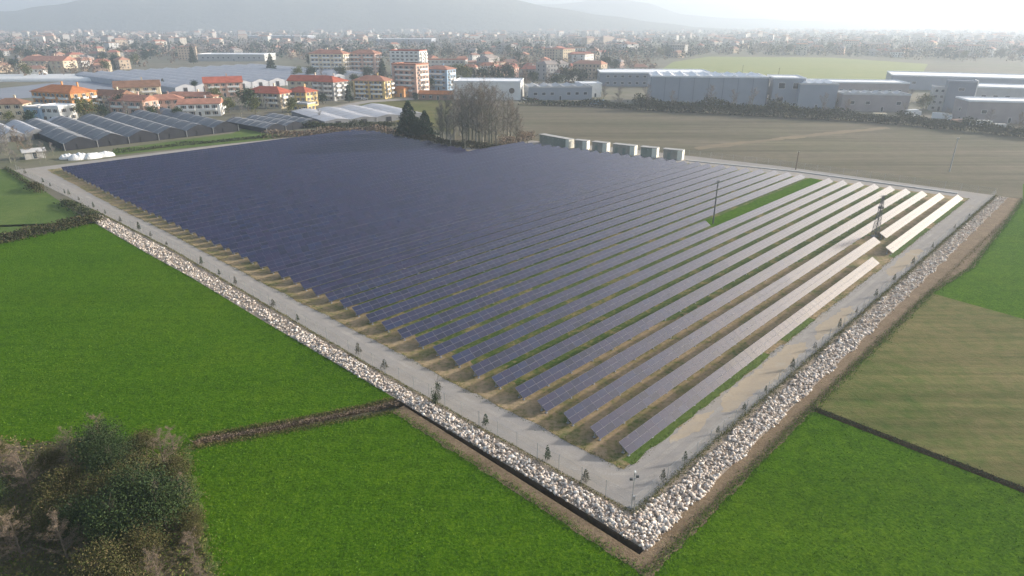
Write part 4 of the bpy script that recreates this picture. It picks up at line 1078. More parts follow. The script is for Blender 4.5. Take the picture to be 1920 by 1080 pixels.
def building(name, label, px, py, w_, d, h, rot, roof='gable', rh=2.6, wall='wall_cream', roofm='roof_red', floors=2, cols=4, dcols=2, balc=0, chim=1, cat='house', group=None, style='shutter', win=(1.1, 1.5), extra=None):
    loc = at(px, py) if py is not None else px
    root = empty(name, (*loc, 0), R(rot)); tag(root, label, cat, group)
    m = MB(); m.box((0, 0, h / 2 - 0.2), (w_, d, h + 0.35))
    if roof == 'gable':
        for s in (-1, 1):
            x = s * (w_ / 2 - 0.01); p = [(x, -d / 2, h - 0.05), (x, d / 2, h - 0.05), (x, 0, h + rh * d / (d + 1.2) - 0.05)]
            m.face(p if s > 0 else p[::-1])
    m.build('wall', wall, root)
    rf = link('roof', roof_mesh(w_, d, h, rh, roof, 0.6, roofm), root)
    if chim and roof != 'flat':
        for i in range(chim):
            c = MB(); x = (i - (chim - 1) / 2) * w_ * 0.4 + w_ * 0.12
            c.box((x, d * 0.12, h + rh * 0.9), (0.7, 0.7, rh * 0.9 + 0.6)); c.box((x, d * 0.12, h + rh * 1.35 + 0.36), (0.95, 0.95, 0.12)); c.build('chimney', wall, rf)
    cr, sr = math.cos(R(rot)), math.sin(R(rot))
    for ang, L, dist, nc in ((0, w_, d / 2, cols), (90, d, w_ / 2, dcols), (180, w_, d / 2, cols), (270, d, w_ / 2, dcols)):
        nx, ny = math.sin(R(ang)), -math.cos(R(ang))
        wx, wy = nx * cr - ny * sr, nx * sr + ny * cr
        if wx * -loc[0] + wy * -loc[1] < 0.12 * math.hypot(*loc): continue
        if floors == 0 or nc == 0: continue
        fh = h / floors
        for f in range(floors):
            for c in range(nc):
                t = (c + 0.5) / nc - 0.5
                lx, ly = t * L * 0.92, -dist
                X = lx * math.cos(R(ang)) - ly * math.sin(R(ang)); Y = lx * math.sin(R(ang)) + ly * math.cos(R(ang))
                door = f == 0 and c == nc // 2 and ang == 0
                link('door' if door else 'window', window_mesh(1.2 if door else win[0], 2.3 if door else win[1], '' if door else style), root, (X, Y, 1.2 if door else f * fh + fh * 0.52), (0, 0, R(ang)))
            if balc and f > 0 and nc >= 2:
                for q in range(balc):
                    t = (q + 0.5) / balc - 0.5; bl = L / balc * 0.62
                    bm_ = MB(); bm_.box((0, -0.7, 0), (bl, 1.4, 0.18)); bm_.box((0, -1.36, 0.55), (bl, 0.08, 0.95))
                    for s in (-1, 1): bm_.box((s * (bl / 2 - 0.04), -0.7, 0.55), (0.08, 1.24, 0.95))
                    lx, ly = t * L, -dist
                    X = lx * math.cos(R(ang)) - ly * math.sin(R(ang)); Y = lx * math.sin(R(ang)) + ly * math.cos(R(ang))
                    bm_.build('balcony', 'wall_white', root, loc=(X, Y, f * fh), rot=(0, 0, R(ang)))
    if extra: extra(root)
    return root

B = building
B('apartment_house', 'orange three storey apartment house with broad orange hip roof', 128, 206, 31, 15, 10.2, -22, 'hip', 3.2, 'wall_orange', 'roof_orange', 3, 8, 3, 3, 2)
B('house', 'small white cube house below the orange apartment house', 114, 226, 12, 10, 7.0, -14, 'flat', 0, 'wall_white', 'roof_white', 2, 3, 2, 0, 0)
B('house', 'pale blue flat roofed house next to the white cube', 82, 226, 9.5, 10, 6.6, -14, 'flat', 0, 'wall_blue', 'roof_flat', 2, 2, 2, 0, 0)
B('house', 'cream cottage with brown red roof at the village edge', 28, 216, 14, 10, 6.2, 12, 'hip', 2.6, 'wall_cream', 'roof_brown', 2, 3, 2)
B('house', 'dark brown roofed house beside the orange apartment house', 218, 204, 20, 11, 7.6, -18, 'gable', 2.8, 'wall_cream', 'roof_brown', 3, 5, 2, 2)
B('house', 'large house with brown gable roof and pale end wall', 264, 192, 24, 13, 9.5, 26, 'gable', 3.4, 'wall_cream', 'roof_brown', 3, 5, 3, 2)
B('house', 'rose roofed house behind bare trees', 255, 212, 22, 11, 7.0, -16, 'gable', 2.6, 'wall_pink', 'roof_rose', 2, 5, 2, 2)
B('house', 'rose roofed house in front of the terracotta terrace', 312, 206, 18, 10, 6.0, 20, 'hip', 2.4, 'wall_pink', 'roof_rose', 2, 4, 2)
B('house', 'wide white villa with low gable and dark windows', 380, 216, 20, 11, 6.4, 14, 'gable', 2.2, 'wall_white', 'roof_rose', 2, 5, 2, 2)
B('terrace', 'long low terrace with terracotta roof behind white villa', 362, 196, 32, 10, 5.2, -6, 'hip', 2.2, 'wall_cream', 'roof_rose', 2, 8, 2)
B('house', 'red roofed house with pale pink gable end', 422, 180, 23, 13, 9.0, 24, 'gable', 3.4, 'wall_pink', 'roof_red', 3, 5, 2, 2)
B('house', 'tan house with wide red hip roof beside the dark conifer', 508, 200, 24, 13, 8.2, -18, 'hip', 3.2, 'wall_cream', 'roof_red', 3, 6, 3, 2)
B('house', 'yellow house with red roof above the yellow outbuilding', 568, 198, 14, 11, 8.2, -20, 'hip', 2.6, 'wall_yellow', 'roof_red', 3, 4, 3)
B('outbuilding', 'yellow outbuilding with flat roof', 571, 209, 10, 7, 4.2, -20, 'flat', 0, 'wall_yellow', 'roof_flat', 1, 3, 2, 0, 0)
B('house', 'grey house with red roof and white balconies', 622, 186, 17, 14, 11.2, -26, 'hip', 3.0, 'wall_grey', 'roof_red', 4, 4, 3, 2)
B('house', 'house with long red roof behind the grey balcony house', 585, 180, 26, 12, 10, -12, 'gable', 3.2, 'wall_cream', 'roof_red', 3, 5, 2)
B('house', 'yellowish apartment house with rose hip roof by the lane', 702, 183, 22, 13, 11.0, -16, 'hip', 2.8, 'wall_yellow', 'roof_rose', 4, 6, 3, 2)
B('garage', 'small bright orange garage beside the balcony block', 752, 181, 8.5, 7, 5.4, -20, 'hip', 1.4, 'wall_orange', 'roof_orange', 1, 2, 1, 0, 0)
B('apartment_block', 'tan apartment block with rose roof beyond the evergreens', 622, 141, 34, 14, 19, -14, 'hip', 3.2, 'wall_cream', 'roof_rose', 5, 8, 3, 3, 2, 'apartments')
B('apartment_block', 'pink apartment block with pale end wall', 688, 140, 26, 14, 19, -16, 'hip', 3, 'wall_pink', 'roof_rose', 5, 6, 3, 2, 1, 'apartments')
B('apartment_block', 'six storey block with white balcony bands', 772, 178, 19, 15, 19.5, -26, 'flat', 0, 'wall_pink', 'roof_rose', 6, 4, 4, 1, 0, 'apartments')
B('apartment_block', 'white and red apartment tower behind the balcony block', 768, 140, 30, 16, 21, -18, 'flat', 0, 'wall_white', 'roof_red', 7, 6, 3, 2, 0, 'apartments')
B('apartment_block', 'blue grey apartment block with white corner', 826, 168, 19, 13, 14.5, -24, 'hip', 2.2, 'wall_blue', 'roof_rose', 4, 4, 3, 1, 1, 'apartments')
B('apartment_block', 'long low block with pink flat roof behind the balcony block', 838, 134, 40, 14, 11, -6, 'flat', 0, 'wall_grey', 'roof_rose', 3, 9, 3, 0, 0, 'apartments')
B('house', 'pink house beyond the white factory', 950, 150, 18, 11, 10, -20, 'hip', 2.6, 'wall_pink', 'roof_rose', 3, 4, 2)
B('shed', 'orange roofed shed beside the bare tree clump', 818, 186, 20, 9, 3.6, -8, 'gable', 1.8, 'wall_brick', 'roof_orange', 1, 4, 2, 0, 0)
B('farmhouse', 'long farm building with tan roof beyond white tunnels', 96, 128, 46, 20, 8, -6, 'gable', 4.5, 'wall_cream', 'roof_rose', 2, 7, 3, 0, 1)
def B2(*a, **k): return building(*a, cat=k.pop('cat', 'factory'), style='', chim=0, win=k.pop('win', (2.2, 1.6)), **k)

def skylights(n, w_, d, h, mat='roof_white'):
    def f(root):
        for i in range(n):
            m = MB(); x = (i + 0.5) / n * w_ - w_ / 2
            P = [(x - w_ / n * 0.38, h + 0.3), (x + w_ / n * 0.38, h + 0.3), (x, h + 1.7)]
            y0, y1 = -d / 2 + 0.6, d / 2 - 0.6
            m.face([(P[0][0], y0, P[0][1]), (P[1][0], y0, P[1][1]), (P[2][0], y0, P[2][1])]); m.face([(P[1][0], y1, P[1][1]), (P[0][0], y1, P[0][1]), (P[2][0], y1, P[2][1])])
            m.face([(P[0][0], y1, P[0][1]), (P[0][0], y0, P[0][1]), (P[2][0], y0, P[2][1]), (P[2][0], y1, P[2][1])])
            m.face([(P[1][0], y0, P[1][1]), (P[1][0], y1, P[1][1]), (P[2][0], y1, P[2][1]), (P[2][0], y0, P[2][1])])
            m.build('skylight', mat, root)
    return f
def ribs(n, w_, d, h, more=None):
    def f(root):
        for i in range(n + 1):
            m = MB(); x = -w_ / 2 + w_ * i / n; m.box((x, -d / 2 - 0.08, h / 2), (0.35, 0.2, h - 0.1)); m.build('pilaster', 'cladding_dark', root)
        if more: more(root)
    return f
def lit_edge(root):
    m = MB(); m.box((6.62, 0, 8.2), (0.5, 11.4, 16.4)); m.build('lit_side', 'wall_white', root)  # sunlit right side of the tower, drawn as a white slab
def disc_sign(root):
    m = MB(); m.tube((15.5, -12.62, 5.6), (15.5, -12.8, 5.6), 1.7, 1.7, 20); m.build('round_vent', 'shutter', root)
B2('factory', 'bright white factory hall behind the bare tree clump', 918, 183, 42, 25, 10.5, -5, roof='flat', wall='wall_white', roofm='roof_white', floors=0, extra=disc_sign)
B2('warehouse', 'pale grey hall with dark strip window', 1045, 184, 40, 22, 7.4, 6, roof='flat', wall='cladding', roofm='roof_flat', floors=1, cols=7, dcols=3, cat='warehouse', extra=skylights(5, 38, 20, 7.4, 'roof_flat'))
B2('warehouse', 'small white hall adjoining the pale grey hall', 1102, 180, 15, 14, 8.0, 6, roof='flat', wall='wall_white', roofm='roof_white', floors=1, cols=2, dcols=2, cat='warehouse')
B2('factory', 'long low hall with white roof edge behind slate hall', 1222, 158, 84, 40, 9.5, -4, roof='flat', wall='cladding_dark', roofm='roof_white', floors=2, cols=14, dcols=4)
B2('factory', 'large slate grey industrial hall with row of white skylights', 1318, 192, 66, 30, 15.5, -8, roof='flat', wall='cladding', roofm='roof_white', floors=1, cols=0, dcols=0, extra=ribs(8, 66, 30, 15.5, skylights(9, 64, 28, 15.5)))
B2('factory', 'grey office wing of the slate hall with square dark windows', 1466, 197, 17, 22, 15.5, -10, roof='flat', wall='cladding', roofm='roof_white', floors=2, cols=2, dcols=1, win=(3.4, 3.0))
B2('factory', 'pale grey hall with bright rooflights beside the office wing', 1520, 200, 20, 22, 13, -10, roof='flat', wall='cladding', roofm='roof_flat', floors=1, cols=1, dcols=1, extra=skylights(4, 19, 20, 13))
B2('workshop', 'low brown workshop with thin white roof edges', 1628, 205, 34, 18, 8.5, -10, roof='flat', wall='cladding_mauve', roofm='roof_flat', floors=1, cols=4, dcols=1, extra=skylights(6, 33, 8, 8.5, 'roof_flat'))
B2('workshop', 'long mauve hall behind the brown workshop', 1600, 182, 56, 22, 9.5, -10, roof='flat', wall='cladding_mauve', roofm='roof_white', floors=1, cols=9, dcols=2)
B2('factory', 'dark slate tower block with one edge painted sunlit white', 1790, 208, 13, 11, 15.5, -26, roof='flat', wall='cladding_dark', roofm='cladding', floors=2, cols=1, dcols=0, win=(2.6, 1.4), extra=lit_edge)
B2('office', 'small pale office beside the dark slate tower', 1757, 206, 9, 10, 12, -26, roof='flat', wall='wall_grey', roofm='roof_flat', floors=4, cols=3, dcols=2, win=(1.4, 1.3), cat='office')
B2('warehouse', 'pinkish hall with thick white roof edge by the hedge', 1876, 226, 38, 18, 9.5, -14, roof='flat', wall='cladding_mauve', roofm='roof_white', floors=1, cols=3, dcols=1, cat='warehouse')
B2('warehouse', 'very long hall with white roof beyond the slate tower', 1800, 166, 95, 45, 9, -24, roof='flat', wall='cladding', roofm='roof_white', floors=1, cols=4, dcols=2, cat='warehouse')
B2('warehouse', 'grey hall with white roof behind the pinkish hall', 1885, 196, 50, 26, 10, -24, roof='flat', wall='wall_grey', roofm='roof_white', floors=1, cols=8, dcols=3, cat='warehouse')
B2('warehouse', 'flat white roofed hall beyond the glasshouses', 446, 113, 86, 36, 7.5, -3, roof='flat', wall='wall_grey', roofm='roof_white', floors=1, cols=12, dcols=4, cat='warehouse')
B2('warehouse', 'long pale blue roofed hall far behind the apartments', 520, 76, 190, 60, 12, -4, roof='flat', wall='cladding', roofm='roof_white', floors=1, cols=14, dcols=4, cat='warehouse')
B2('warehouse', 'distant hall with turquoise white roof above the apartment tower', 762, 84, 120, 50, 12, -4, roof='flat', wall='cladding', roofm='roof_white', floors=1, cols=12, dcols=4, cat='warehouse')

# nursery sheds: arched spans side by side, gable ends towards the plot
def span_house(name, label, o, ang, n, sw, L, eave, rise, roofm, endm, cat='greenhouse'):
    root = empty(name, (*o, 0), ang); tag(root, label, cat)
    K = 8
    for i in range(n):
        m = MB(); x0 = i * sw + 0.06; x1 = (i + 1) * sw - 0.06
        prof = [(x0 + (x1 - x0) * k / K, eave + rise * (1 - abs(2 * k / K - 1) ** 1.25)) for k in range(K + 1)]
        for (xa, za), (xb, zb) in zip(prof, prof[1:]): m.face([(xa, 0, za), (xb, 0, zb), (xb, L, zb), (xa, L, za)])
        sp = m.build('roof_span', roofm, root)
        for q in range(6):
            y = L * (q + 0.5) / 6; rbm = MB()
            for (xa, za), (xb, zb) in zip(prof, prof[1:]): rbm.tube((xa, y, za + 0.05), (xb, y, zb + 0.05), 0.09, 0.09, 4, cap=False)
            rbm.build('rib', 'aluminium', sp)
        for y, nm in ((0.05, 'gable_end'), (L - 0.05, 'gable_end')):
            g = MB(); pts = [(x0, y, 0)] + [(x, y, z - 0.05) for x, z in prof] + [(x1, y, 0)]
            g.face(pts[::-1] if y < 1 else pts); g.build(nm, endm, root)
        g = MB(); g.box(((x0 + x1) / 2, -0.1, eave * 0.45), (2.6, 0.12, eave * 0.9)); g.build('door', 'black_net', root)
    for x, nm in ((0.02, 'side_wall'), (n * sw - 0.02, 'side_wall')):
        g = MB(); g.box((x, L / 2, eave / 2), (0.1, L - 0.2, eave)); g.build(nm, endm, root)
    for i in range(n + 1):
        g = MB(); g.tube((i * sw, -0.25, 0), (i * sw, -0.25, eave + 0.5), 0.1, 0.1, 6); g.build('post', 'galvanised', root)
    return root
gang = math.atan2(EV[1], EV[0])
span_house('shade_house', 'row of dark grey arched nursery sheds beside the lawn', at(122, 283), gang, 6, 11.2, 74, 2.4, 2.3, 'dark_net', 'black_net')
span_house('shade_house', 'small dark nursery shed at the end of the lawn', at(500, 250), gang + R(4), 3, 9.5, 36, 2.0, 1.6, 'dark_net', 'black_net')
span_house('net_house', 'pale blue grey net houses below the lane', at(610, 238), gang - R(10), 4, 13, 48, 2.4, 0.9, 'pale_net', 'dark_net')
span_house('glasshouse', 'huge pale grey multi span glasshouse behind the red roofs', at(330, 176), gang + R(4), 12, 14, 190, 4.0, 1.9, 'pale_net', 'pale_net')
span_house('shade_house', 'grey nursery shed at the plot corner by the scrub', at(-40, 272), gang, 5, 8, 40, 2.4, 1.8, 'pale_net', 'dark_net')
# white polytunnels
def polytunnel(o, ang, L, r):
    root = empty('polytunnel', (*o, 0), ang); tag(root, 'long white polytunnel in the nursery beyond the netted beds', 'polytunnel', 'white polytunnels')
    K = 8; prof = [(r * math.cos(math.pi * k / K), r * 0.75 * math.sin(math.pi * k / K)) for k in range(K + 1)]
    m = MB()
    for (ya, za), (yb, zb) in zip(prof, prof[1:]): m.face([(0, ya, za), (L, ya, za), (L, yb, zb), (0, yb, zb)])
    m.build('film', 'white_film', root)
    for x in (0.05, L - 0.05):
        g = MB(); g.face([(x, y, z - 0.03) for y, z in prof]); g.build('end_sheet', 'white_film', root)
        g = MB(); g.box((x + (-0.08 if x < 1 else 0.08), 0, 1.1), (0.1, 2, 2.2)); g.build('door', 'pale_net', root)
for i in range(5):
    x, y = at(-60, 153); polytunnel((x - 3 * i, y + 9.5 * i), R(3), 128, 4.2)

# white covered heaps and small shed beside the dark sheds
for px, py, s in ((128, 297, 1.0), (150, 298, 1.3), (176, 296, 1.2), (198, 293, 1.1)):
    x, y = at(px, py)
    K = 10; m = MB(); rr = random.Random(px); L = 5.5 * s
    prev = None
    for i in range(K + 1):
        t = i / K; hgt = 1.7 * s * math.sin(math.pi * min(1, max(0, t * 0.96 + 0.02))) ** 0.5 * rr.uniform(0.85, 1.1) + 0.05; wd = 1.7 * s * math.sin(math.pi * min(1, max(0, t * 0.96 + 0.02))) ** 0.4 + 0.05
        ring = [(L * (t - 0.5), wd * math.cos(math.pi * k / 6), hgt * math.sin(math.pi * k / 6) * rr.uniform(0.9, 1.08)) for k in range(7)]
        if prev:
            for k in range(6): m.face([prev[k], ring[k], ring[k + 1], prev[k + 1]])
        prev = ring
    o = m.build('covered_heap', 'white_film', None, loc=(x, y, 0), rot=(0, 0, gang + rr.uniform(-0.2, 0.2)))
    tag(o, 'white sheeted heap beside the dark nursery sheds', 'heap', 'white sheeted heaps')
B('shed', 'tiny pale shed at the north west plot corner', 66, 296, 6, 4, 2.6, 40, 'gable', 0.9, 'concrete', 'roof_flat', 1, 1, 1, 0, 0, cat='shed')

# ------------------------------------------------------------------ parked cars
def car(loc, rz, mat, label):
    root = empty('parked_car', (*loc, 0.06), rz); tag(root, label, 'car')
    prof = [(-2.1, 0.35), (-2.15, 0.8), (-1.5, 0.92), (-0.9, 1.42), (0.75, 1.45), (1.55, 0.95), (2.1, 0.85), (2.15, 0.35)]
    m = MB(); n = len(prof)
    for s in (-0.85, 0.85):
        q = [(x, s, z) for x, z in prof]; m.face(q if s > 0 else q[::-1])
    for i in range(n):
        j = (i + 1) % n; m.face([(prof[i][0], -0.85, prof[i][1]), (prof[i][0], 0.85, prof[i][1]), (prof[j][0], 0.85, prof[j][1]), (prof[j][0], -0.85, prof[j][1])])
    b = m.build('body', mat, root)
    m = MB()
    for s in (-0.86, 0.86): m.face([(-1.2, s, 0.95), (1.2, s, 0.95), (0.65, s, 1.38), (-0.85, s, 1.36)][::1 if s < 0 else -1])
    m.build('side_window', 'glass_dark', root)
    m = MB(); m.face([(0.86, -0.7, 1.41), (0.86, 0.7, 1.41), (1.5, 0.75, 1.0), (1.5, -0.75, 1.0)][::-1]); m.build('windscreen', 'glass_dark', root)
    for x in (-1.3, 1.35):
        for s in (-0.8, 0.8):
            m = MB(); m.tube((x, s - 0.1, 0.33), (x, s + 0.1, 0.33), 0.33, 0.33, 12); m.build('wheel', 'tyre', root)
for px, py, mt, lb, rz in ((656, 186.5, 'car_dark', 'dark car parked on the lane by the grey house', 0.3), (672, 184.8, 'car_white', 'white car parked on the lane beside the dark car', 0.1), (683, 187.5, 'car_white', 'white van-like car parked below the yellowish apartment house', 0.2),
                           (985, 188, 'car_white', 'white car parked beside the white factory', 0.2), (1003, 189, 'car_red', 'red car parked in front of the pale grey hall', -0.3), (1716, 222, 'car_white', 'white car parked by the brown workshop', 0.4), (1808, 226, 'car_white', 'white car parked below the slate tower', 0.1)):
    car(at(px, py), rz, mt, lb)

def container(loc, rz, L, mat, label):
    root = empty('container', (*loc, 0.02), rz); tag(root, label, 'container')
    m = MB(); m.box((0, 0, 1.35), (L, 2.4, 2.5)); m.build('body', mat, root)
    for x in np.arange(-L / 2 + 0.4, L / 2, 0.8):
        m = MB(); m.box((float(x), -1.22, 1.35), (0.25, 0.08, 2.2)); m.build('corrugation', mat, root)
    m = MB()
    for y in (-0.6, 0.6): m.box((L / 2 + 0.03, y, 1.35), (0.07, 1.12, 2.3))
    m.build('door', mat, root)
def truck(loc, rz, mat, label):
    root = empty('truck', (*loc, 0.02), rz); tag(root, label, 'truck')
    m = MB(); m.box((-1.2, 0, 2.3), (6.6, 2.5, 2.7)); m.build('cargo_box', mat, root)
    m = MB(); m.box((3.2, 0, 1.7), (1.9, 2.3, 2.3)); m.build('cab', mat, root)
    m = MB(); m.box((4.17, 0, 2.15), (0.06, 2.0, 0.9)); m.build('windscreen', 'glass_dark', root)
    m = MB(); m.box((-0.2, 0, 0.75), (8.4, 1.0, 0.3)); m.build('chassis', 'dark_steel', root)
    for x in (-3.2, -2.1, 3.0):
        for y in (-1.05, 1.05):
            m = MB(); m.tube((x, y - 0.15, 0.5), (x, y + 0.15, 0.5), 0.5, 0.5, 12); m.build('wheel', 'tyre', root)
truck(at(1710, 219), 0.2, 'car_white', 'white box truck beside the brown workshop')
truck(at(1765, 226), -0.5, 'car_white', 'white box truck below the dark slate tower')
truck(at(1000, 186), 0.6, 'car_white', 'white box truck beside the white factory')
container(at(1836, 236), -0.2, 9, 'wall_white', 'white container by the pinkish hall')
container(at(1866, 243), -0.25, 7, 'wall_grey', 'grey container behind the eastern hedge')
container(at(1648, 222), -0.2, 6, 'wall_cream', 'cream container in front of the brown workshop')
container(at(1792, 234), 0.4, 6, 'wall_brick', 'rusty container below the dark slate tower')
container(at(1120, 196), 0.1, 8, 'wall_blue', 'blue container in front of the pale grey hall')
for px, py, s in ((1160, 203, 1.1), (1212, 207, 1.2), (1258, 209, 1.0), (1330, 212, 1.3), (1372, 214, 1.1), (1408, 215, 1.2), (1452, 218, 1.0), (1540, 223, 1.1), (1585, 225, 0.9), (1690, 232, 0.9), (1770, 240, 0.8), (1850, 248, 0.9), (1905, 255, 0.9)):
    plant('bare_tree', BARE[px % 4], at(px, py), s * 1.15, 'bare tree rising from the dark hedge before the industrial halls', 'tree', 'bare trees in the industrial hedge')

# ------------------------------------------------------------------ the town in the haze
EXCL = [[at(1200, 200), at(1230, 120), at(1262, 113), at(1330, 103), at(1560, 105), at(1760, 116), at(1990, 118), at(1990, 260)],
        [at(-80, 200), at(-80, 150), at(150, 148), at(300, 122), at(380, 112), at(545, 112), at(600, 170), at(420, 200)],
        [at(380, 120), at(380, 104), at(512, 104), at(512, 120)], [at(560, 190), at(570, 126), at(880, 122), at(880, 200)], [at(50, 135), at(50, 118), at(150, 118), at(150, 135)],
        [at(1120, 175), at(1130, 140), at(1320, 140), at(1320, 175)]]
def far_house_mesh(w_, d, h, rh, flat=False):
    m = MB(); m.box((0, 0, h / 2), (w_, d, h))
    X, Y = w_ / 2 + 0.5, d / 2 + 0.5
    if flat: m.box((0, 0, h + 0.3), (w_ + 0.4, d + 0.4, 0.6), 0, 1)
    else:
        r = [(-X + Y * 0.5, 0, h + rh), (X - Y * 0.5, 0, h + rh)]; e = [(-X, -Y, h), (X, -Y, h), (X, Y, h), (-X, Y, h)]
        m.face([e[0], e[1], r[1], r[0]], 1); m.face([e[2], e[3], r[0], r[1]], 1); m.face([e[1], e[2], r[1]], 1); m.face([e[3], e[0], r[0]], 1)
        m.face(e[::-1], 1); m.box((w_ * 0.18, 0.8, h + rh), (0.7, 0.7, 1.4), 0, 0)
    fl = max(1, int(h / 3.1))
    for f in range(fl):
        for sgn in (-1, 1):
            for c in range(max(2, int(w_ / 3.5))):
                n_ = max(2, int(w_ / 3.5)); x = ((c + 0.5) / n_ - 0.5) * w_ * 0.92
                m.box((x, sgn * (d / 2 + 0.02), f * 3.1 + 1.7), (1.2, 0.06, 1.4), 0, 2)
            for c in range(2): m.box((sgn * (w_ / 2 + 0.02), (c - 0.5) * d * 0.5, f * 3.1 + 1.7), (0.06, 1.2, 1.4), 0, 2)
    return m.mesh('town_house', ['far_wall', 'far_roof', 'glass_dark'])
FH = [(far_house_mesh(13, 10, 6.4, 2.6), 'small two storey house with hip roof in the hazy town'), (far_house_mesh(18, 11, 6.6, 2.8), 'wide two storey house in the hazy town'), (far_house_mesh(12, 11, 9.4, 2.6), 'three storey house in the hazy town'),
      (far_house_mesh(26, 13, 12.6, 2.6), 'hazy town apartment block with pitched roof'), (far_house_mesh(22, 14, 15.6, 0, True), 'hazy town apartment block with flat roof'), (far_house_mesh(44, 24, 8, 0, True), 'flat roofed hall in the hazy town')]
def spot(d0, d1, px0=-170, px1=2090):
    for _ in range(60):
        d = d0 * (d1 / d0) ** rnd.random(); px = rnd.uniform(px0, px1)
        x = (px - 960) / (FPX / CP) * d; p = (x, d)
        if not any(inpoly(p, e_) for e_ in EXCL): return p
    return None
for i in range(245):
    p = spot(500, 1500)
    if not p: continue
    if p[0] > 0 and p[1] < 560: continue
    k = rnd.choices(range(6), (6, 5, 3, 1.2, 0.8, 0.8))[0]
    o = link('town_house', FH[k][0], None, (*p, 0), (0, 0, rnd.choice((0.2, -0.3, 0.7, -0.7, 1.2)) + rnd.uniform(-0.15, 0.15)))
    tag(o, FH[k][1], 'house', 'houses of the hazy town')
TREES = [(CON[0], 'dark conifer among the hazy town houses', 'conifer_tree'), (CON[1], 'slim dark conifer among the hazy town houses', 'conifer_tree'), (RND[0], 'round dark evergreen among the hazy town houses', 'evergreen_tree'), (RND[2], 'olive green tree among the hazy town houses', 'evergreen_tree'),
         (BARE[0], 'grey leafless tree among the hazy town houses', 'bare_tree'), (BARE[1], 'brown leafless tree among the hazy town houses', 'bare_tree')]
for i in range(290):
    p = spot(480, 1300)
    if not p: continue
    if p[0] > 0 and p[1] < 540: continue
    ms, lb, nm = rnd.choices(TREES, (1.6, 2, 3.5, 2, 3, 3))[0]
    plant(nm, ms, p, rnd.uniform(0.8, 1.5), lb, 'tree', 'trees of the hazy town')

def mass_houses(n):
    VV, FF, MI, off = [], [], [], 0
    for i in range(n):
        p = spot(1450, 4200, -200, 2120)
        if not p: continue
        w_, d, h = rnd.uniform(10, 30), rnd.uniform(9, 16), rnd.choice((6, 7, 9, 12, 16)); a = rnd.uniform(-0.8, 0.8); rh = rnd.uniform(1.8, 3)
        c, s = math.cos(a), math.sin(a); q = []
        for x, y, z in [(-1, -1, 0), (1, -1, 0), (1, 1, 0), (-1, 1, 0), (-1, -1, 1), (1, -1, 1), (1, 1, 1), (-1, 1, 1)]:
            X, Y = x * w_ / 2, y * d / 2; q.append((p[0] + X * c - Y * s, p[1] + X * s + Y * c, z * h))
        for x in (-0.7, 0.7): q.append((p[0] + x * w_ / 2 * c, p[1] + x * w_ / 2 * s, h + rh))
        e4 = q[4:8]; VV += q[:8] + e4 + q[8:]
        FF += [(off + 0, off + 1, off + 5, off + 4), (off + 1, off + 2, off + 6, off + 5), (off + 2, off + 3, off + 7, off + 6), (off + 3, off + 0, off + 4, off + 7)]; MI += [0] * 4
        k = off + 8
        FF += [(k, k + 1, k + 5, k + 4), (k + 2, k + 3, k + 4, k + 5)]; MI += [1] * 2
        FF += [(k + 1, k + 2, k + 5, k + 5)]; FF += [(k + 3, k, k + 4, k + 4)]; MI += [1] * 2
        off += 14
    me = bpy.data.meshes.new('distant_town')
    me.from_pydata(VV, [], [tuple(dict.fromkeys(f)) for f in FF])
    me.materials.append(MATS['mass_wall']); me.materials.append(MATS['mass_roof']); me.polygons.foreach_set('material_index', MI); me.update()
    tag(link('distant_town', me), 'mass of tiny pale roofs fading into the haze', 'town', kind='stuff')
mass_houses(800)
def mass_trees(name, n, d0, d1, leaf, label, sc):
    PP = []
    for i in range(n):
        p = spot(d0, d1, -200, 2120)
        if not p: continue
        k = 26; r = rnd.uniform(3, 6) * sc; h = rnd.uniform(6, 13) * sc ** 0.5
        q = rng.normal(size=(k, 3)) * np.array([r * 0.5, r * 0.5, h * 0.26]) + np.array([p[0], p[1], h * 0.55]); q[:, 2] = np.abs(q[:, 2])
        PP.append(q)
    V, F = leaves(rng, np.concatenate(PP), 2.6 * sc, 0.7)
    tag(link(name, np_mesh(name, V, F, leaf)), label, 'woodland', kind='stuff')
mass_trees('distant_woodland', 3000, 900, 4200, 'conifer_leaf', 'dark green tree masses of the distant town fading into haze', 1.25)
mass_trees('distant_woodland', 2600, 950, 4200, 'grey_twig', 'brown leafless tree masses of the distant town fading into haze', 1.2)
mass_trees('garden_trees', 1000, 520, 1200, 'dry_twig', 'brown garden trees and scrub between the town houses', 0.8)

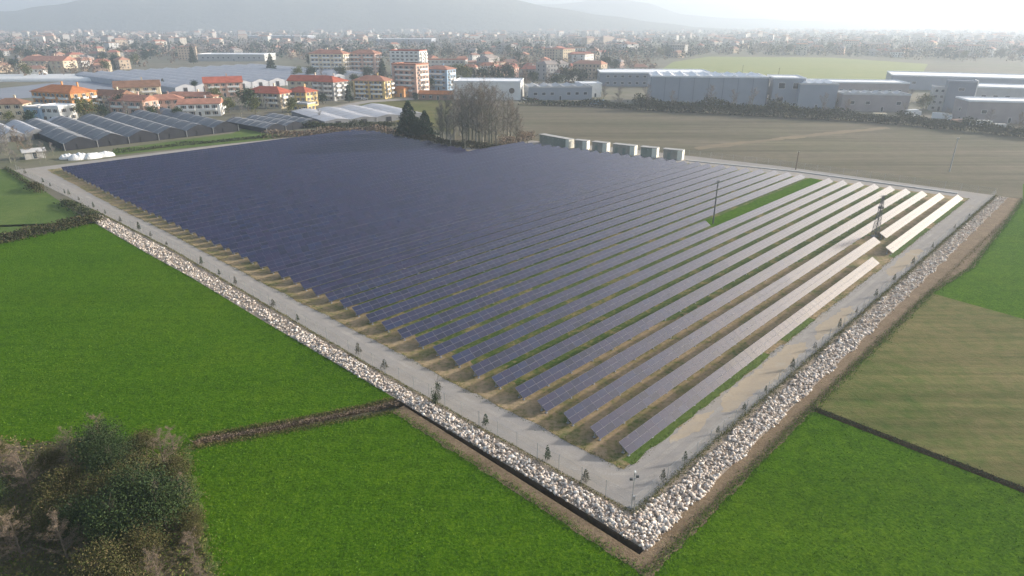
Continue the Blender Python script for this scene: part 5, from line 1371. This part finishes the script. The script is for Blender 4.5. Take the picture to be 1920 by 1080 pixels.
# ------------------------------------------------------------------ hills
def hill(name, dist, prof, depth, seed, label):
    """prof: list of (picture column, skyline height in metres)"""
    r_ = np.random.default_rng(seed); nx, ny = 120, 14
    x0, x1 = prof[0][0], prof[-1][0]; V = []
    ph = r_.uniform(0, 6, 12)
    for j in range(ny + 1):
        t = j / ny; f = math.sin(math.pi * t) ** 0.8 if t <= 0.5 else 1 - 0.7 * (t - 0.5)
        for i in range(nx + 1):
            px = x0 + (x1 - x0) * i / nx; Y = dist - depth / 2 + depth * t
            X = (px - 960) / (FPX / CP) * Y
            h = lerp_tab(px, prof) * f
            h *= 1 + 0.06 * math.sin(px * 0.021 + ph[0] + 3 * t) + 0.035 * math.sin(px * 0.063 + ph[1] - 5 * t)
            V.append((X, Y, max(-0.5, h) if 0 < j else -0.6))
    F = [(j * (nx + 1) + i, j * (nx + 1) + i + 1, (j + 1) * (nx + 1) + i + 1, (j + 1) * (nx + 1) + i) for j in range(ny) for i in range(nx)]
    structure(link(name, np_mesh(name, V, F, 'hill_forest')), label)
hill('hill_near', 4300, [(-600, 60), (-200, 100), (40, 120), (180, 165), (330, 225), (480, 250), (640, 255), (800, 245), (900, 215), (980, 160), (1060, 110), (1180, 70), (1300, 20), (1400, 0)], 1500, 1, 'long blue wooded hill behind the town')
hill('hill_far', 6300, [(700, 120), (860, 210), (960, 225), (1040, 190), (1110, 225), (1160, 238), (1210, 205), (1270, 130), (1340, 85), (1480, 60), (1700, 50), (1900, 45), (2200, 30)], 1600, 2, 'faint second hill fading into the sky')

# ------------------------------------------------------------------ haze
def haze():
    m = MB(); x0, x1, y0, y1, z0, z1 = -9200, 9200, -9200, 9400, -2.5, 330
    m.box(((x0 + x1) / 2, (y0 + y1) / 2, (z0 + z1) / 2), (x1 - x0, y1 - y0, z1 - z0))
    mt = bpy.data.materials.new('haze'); mt.use_nodes = True; nt = mt.node_tree
    nt.nodes.remove(nt.nodes['Principled BSDF'])
    v = nt.nodes.new('ShaderNodeVolumePrincipled')
    v.inputs['Color'].default_value = (*HAZE_COLOR, 1); v.inputs['Density'].default_value = HAZE_DENSITY; v.inputs['Anisotropy'].default_value = 0.35
    nt.links.new(v.outputs[0], nt.nodes['Material Output'].inputs['Volume'])
    MATS['haze'] = mt
    o = m.build('haze', 'haze'); tag(o, 'pale blue haze lying over the plain', 'haze', kind='stuff')
haze()
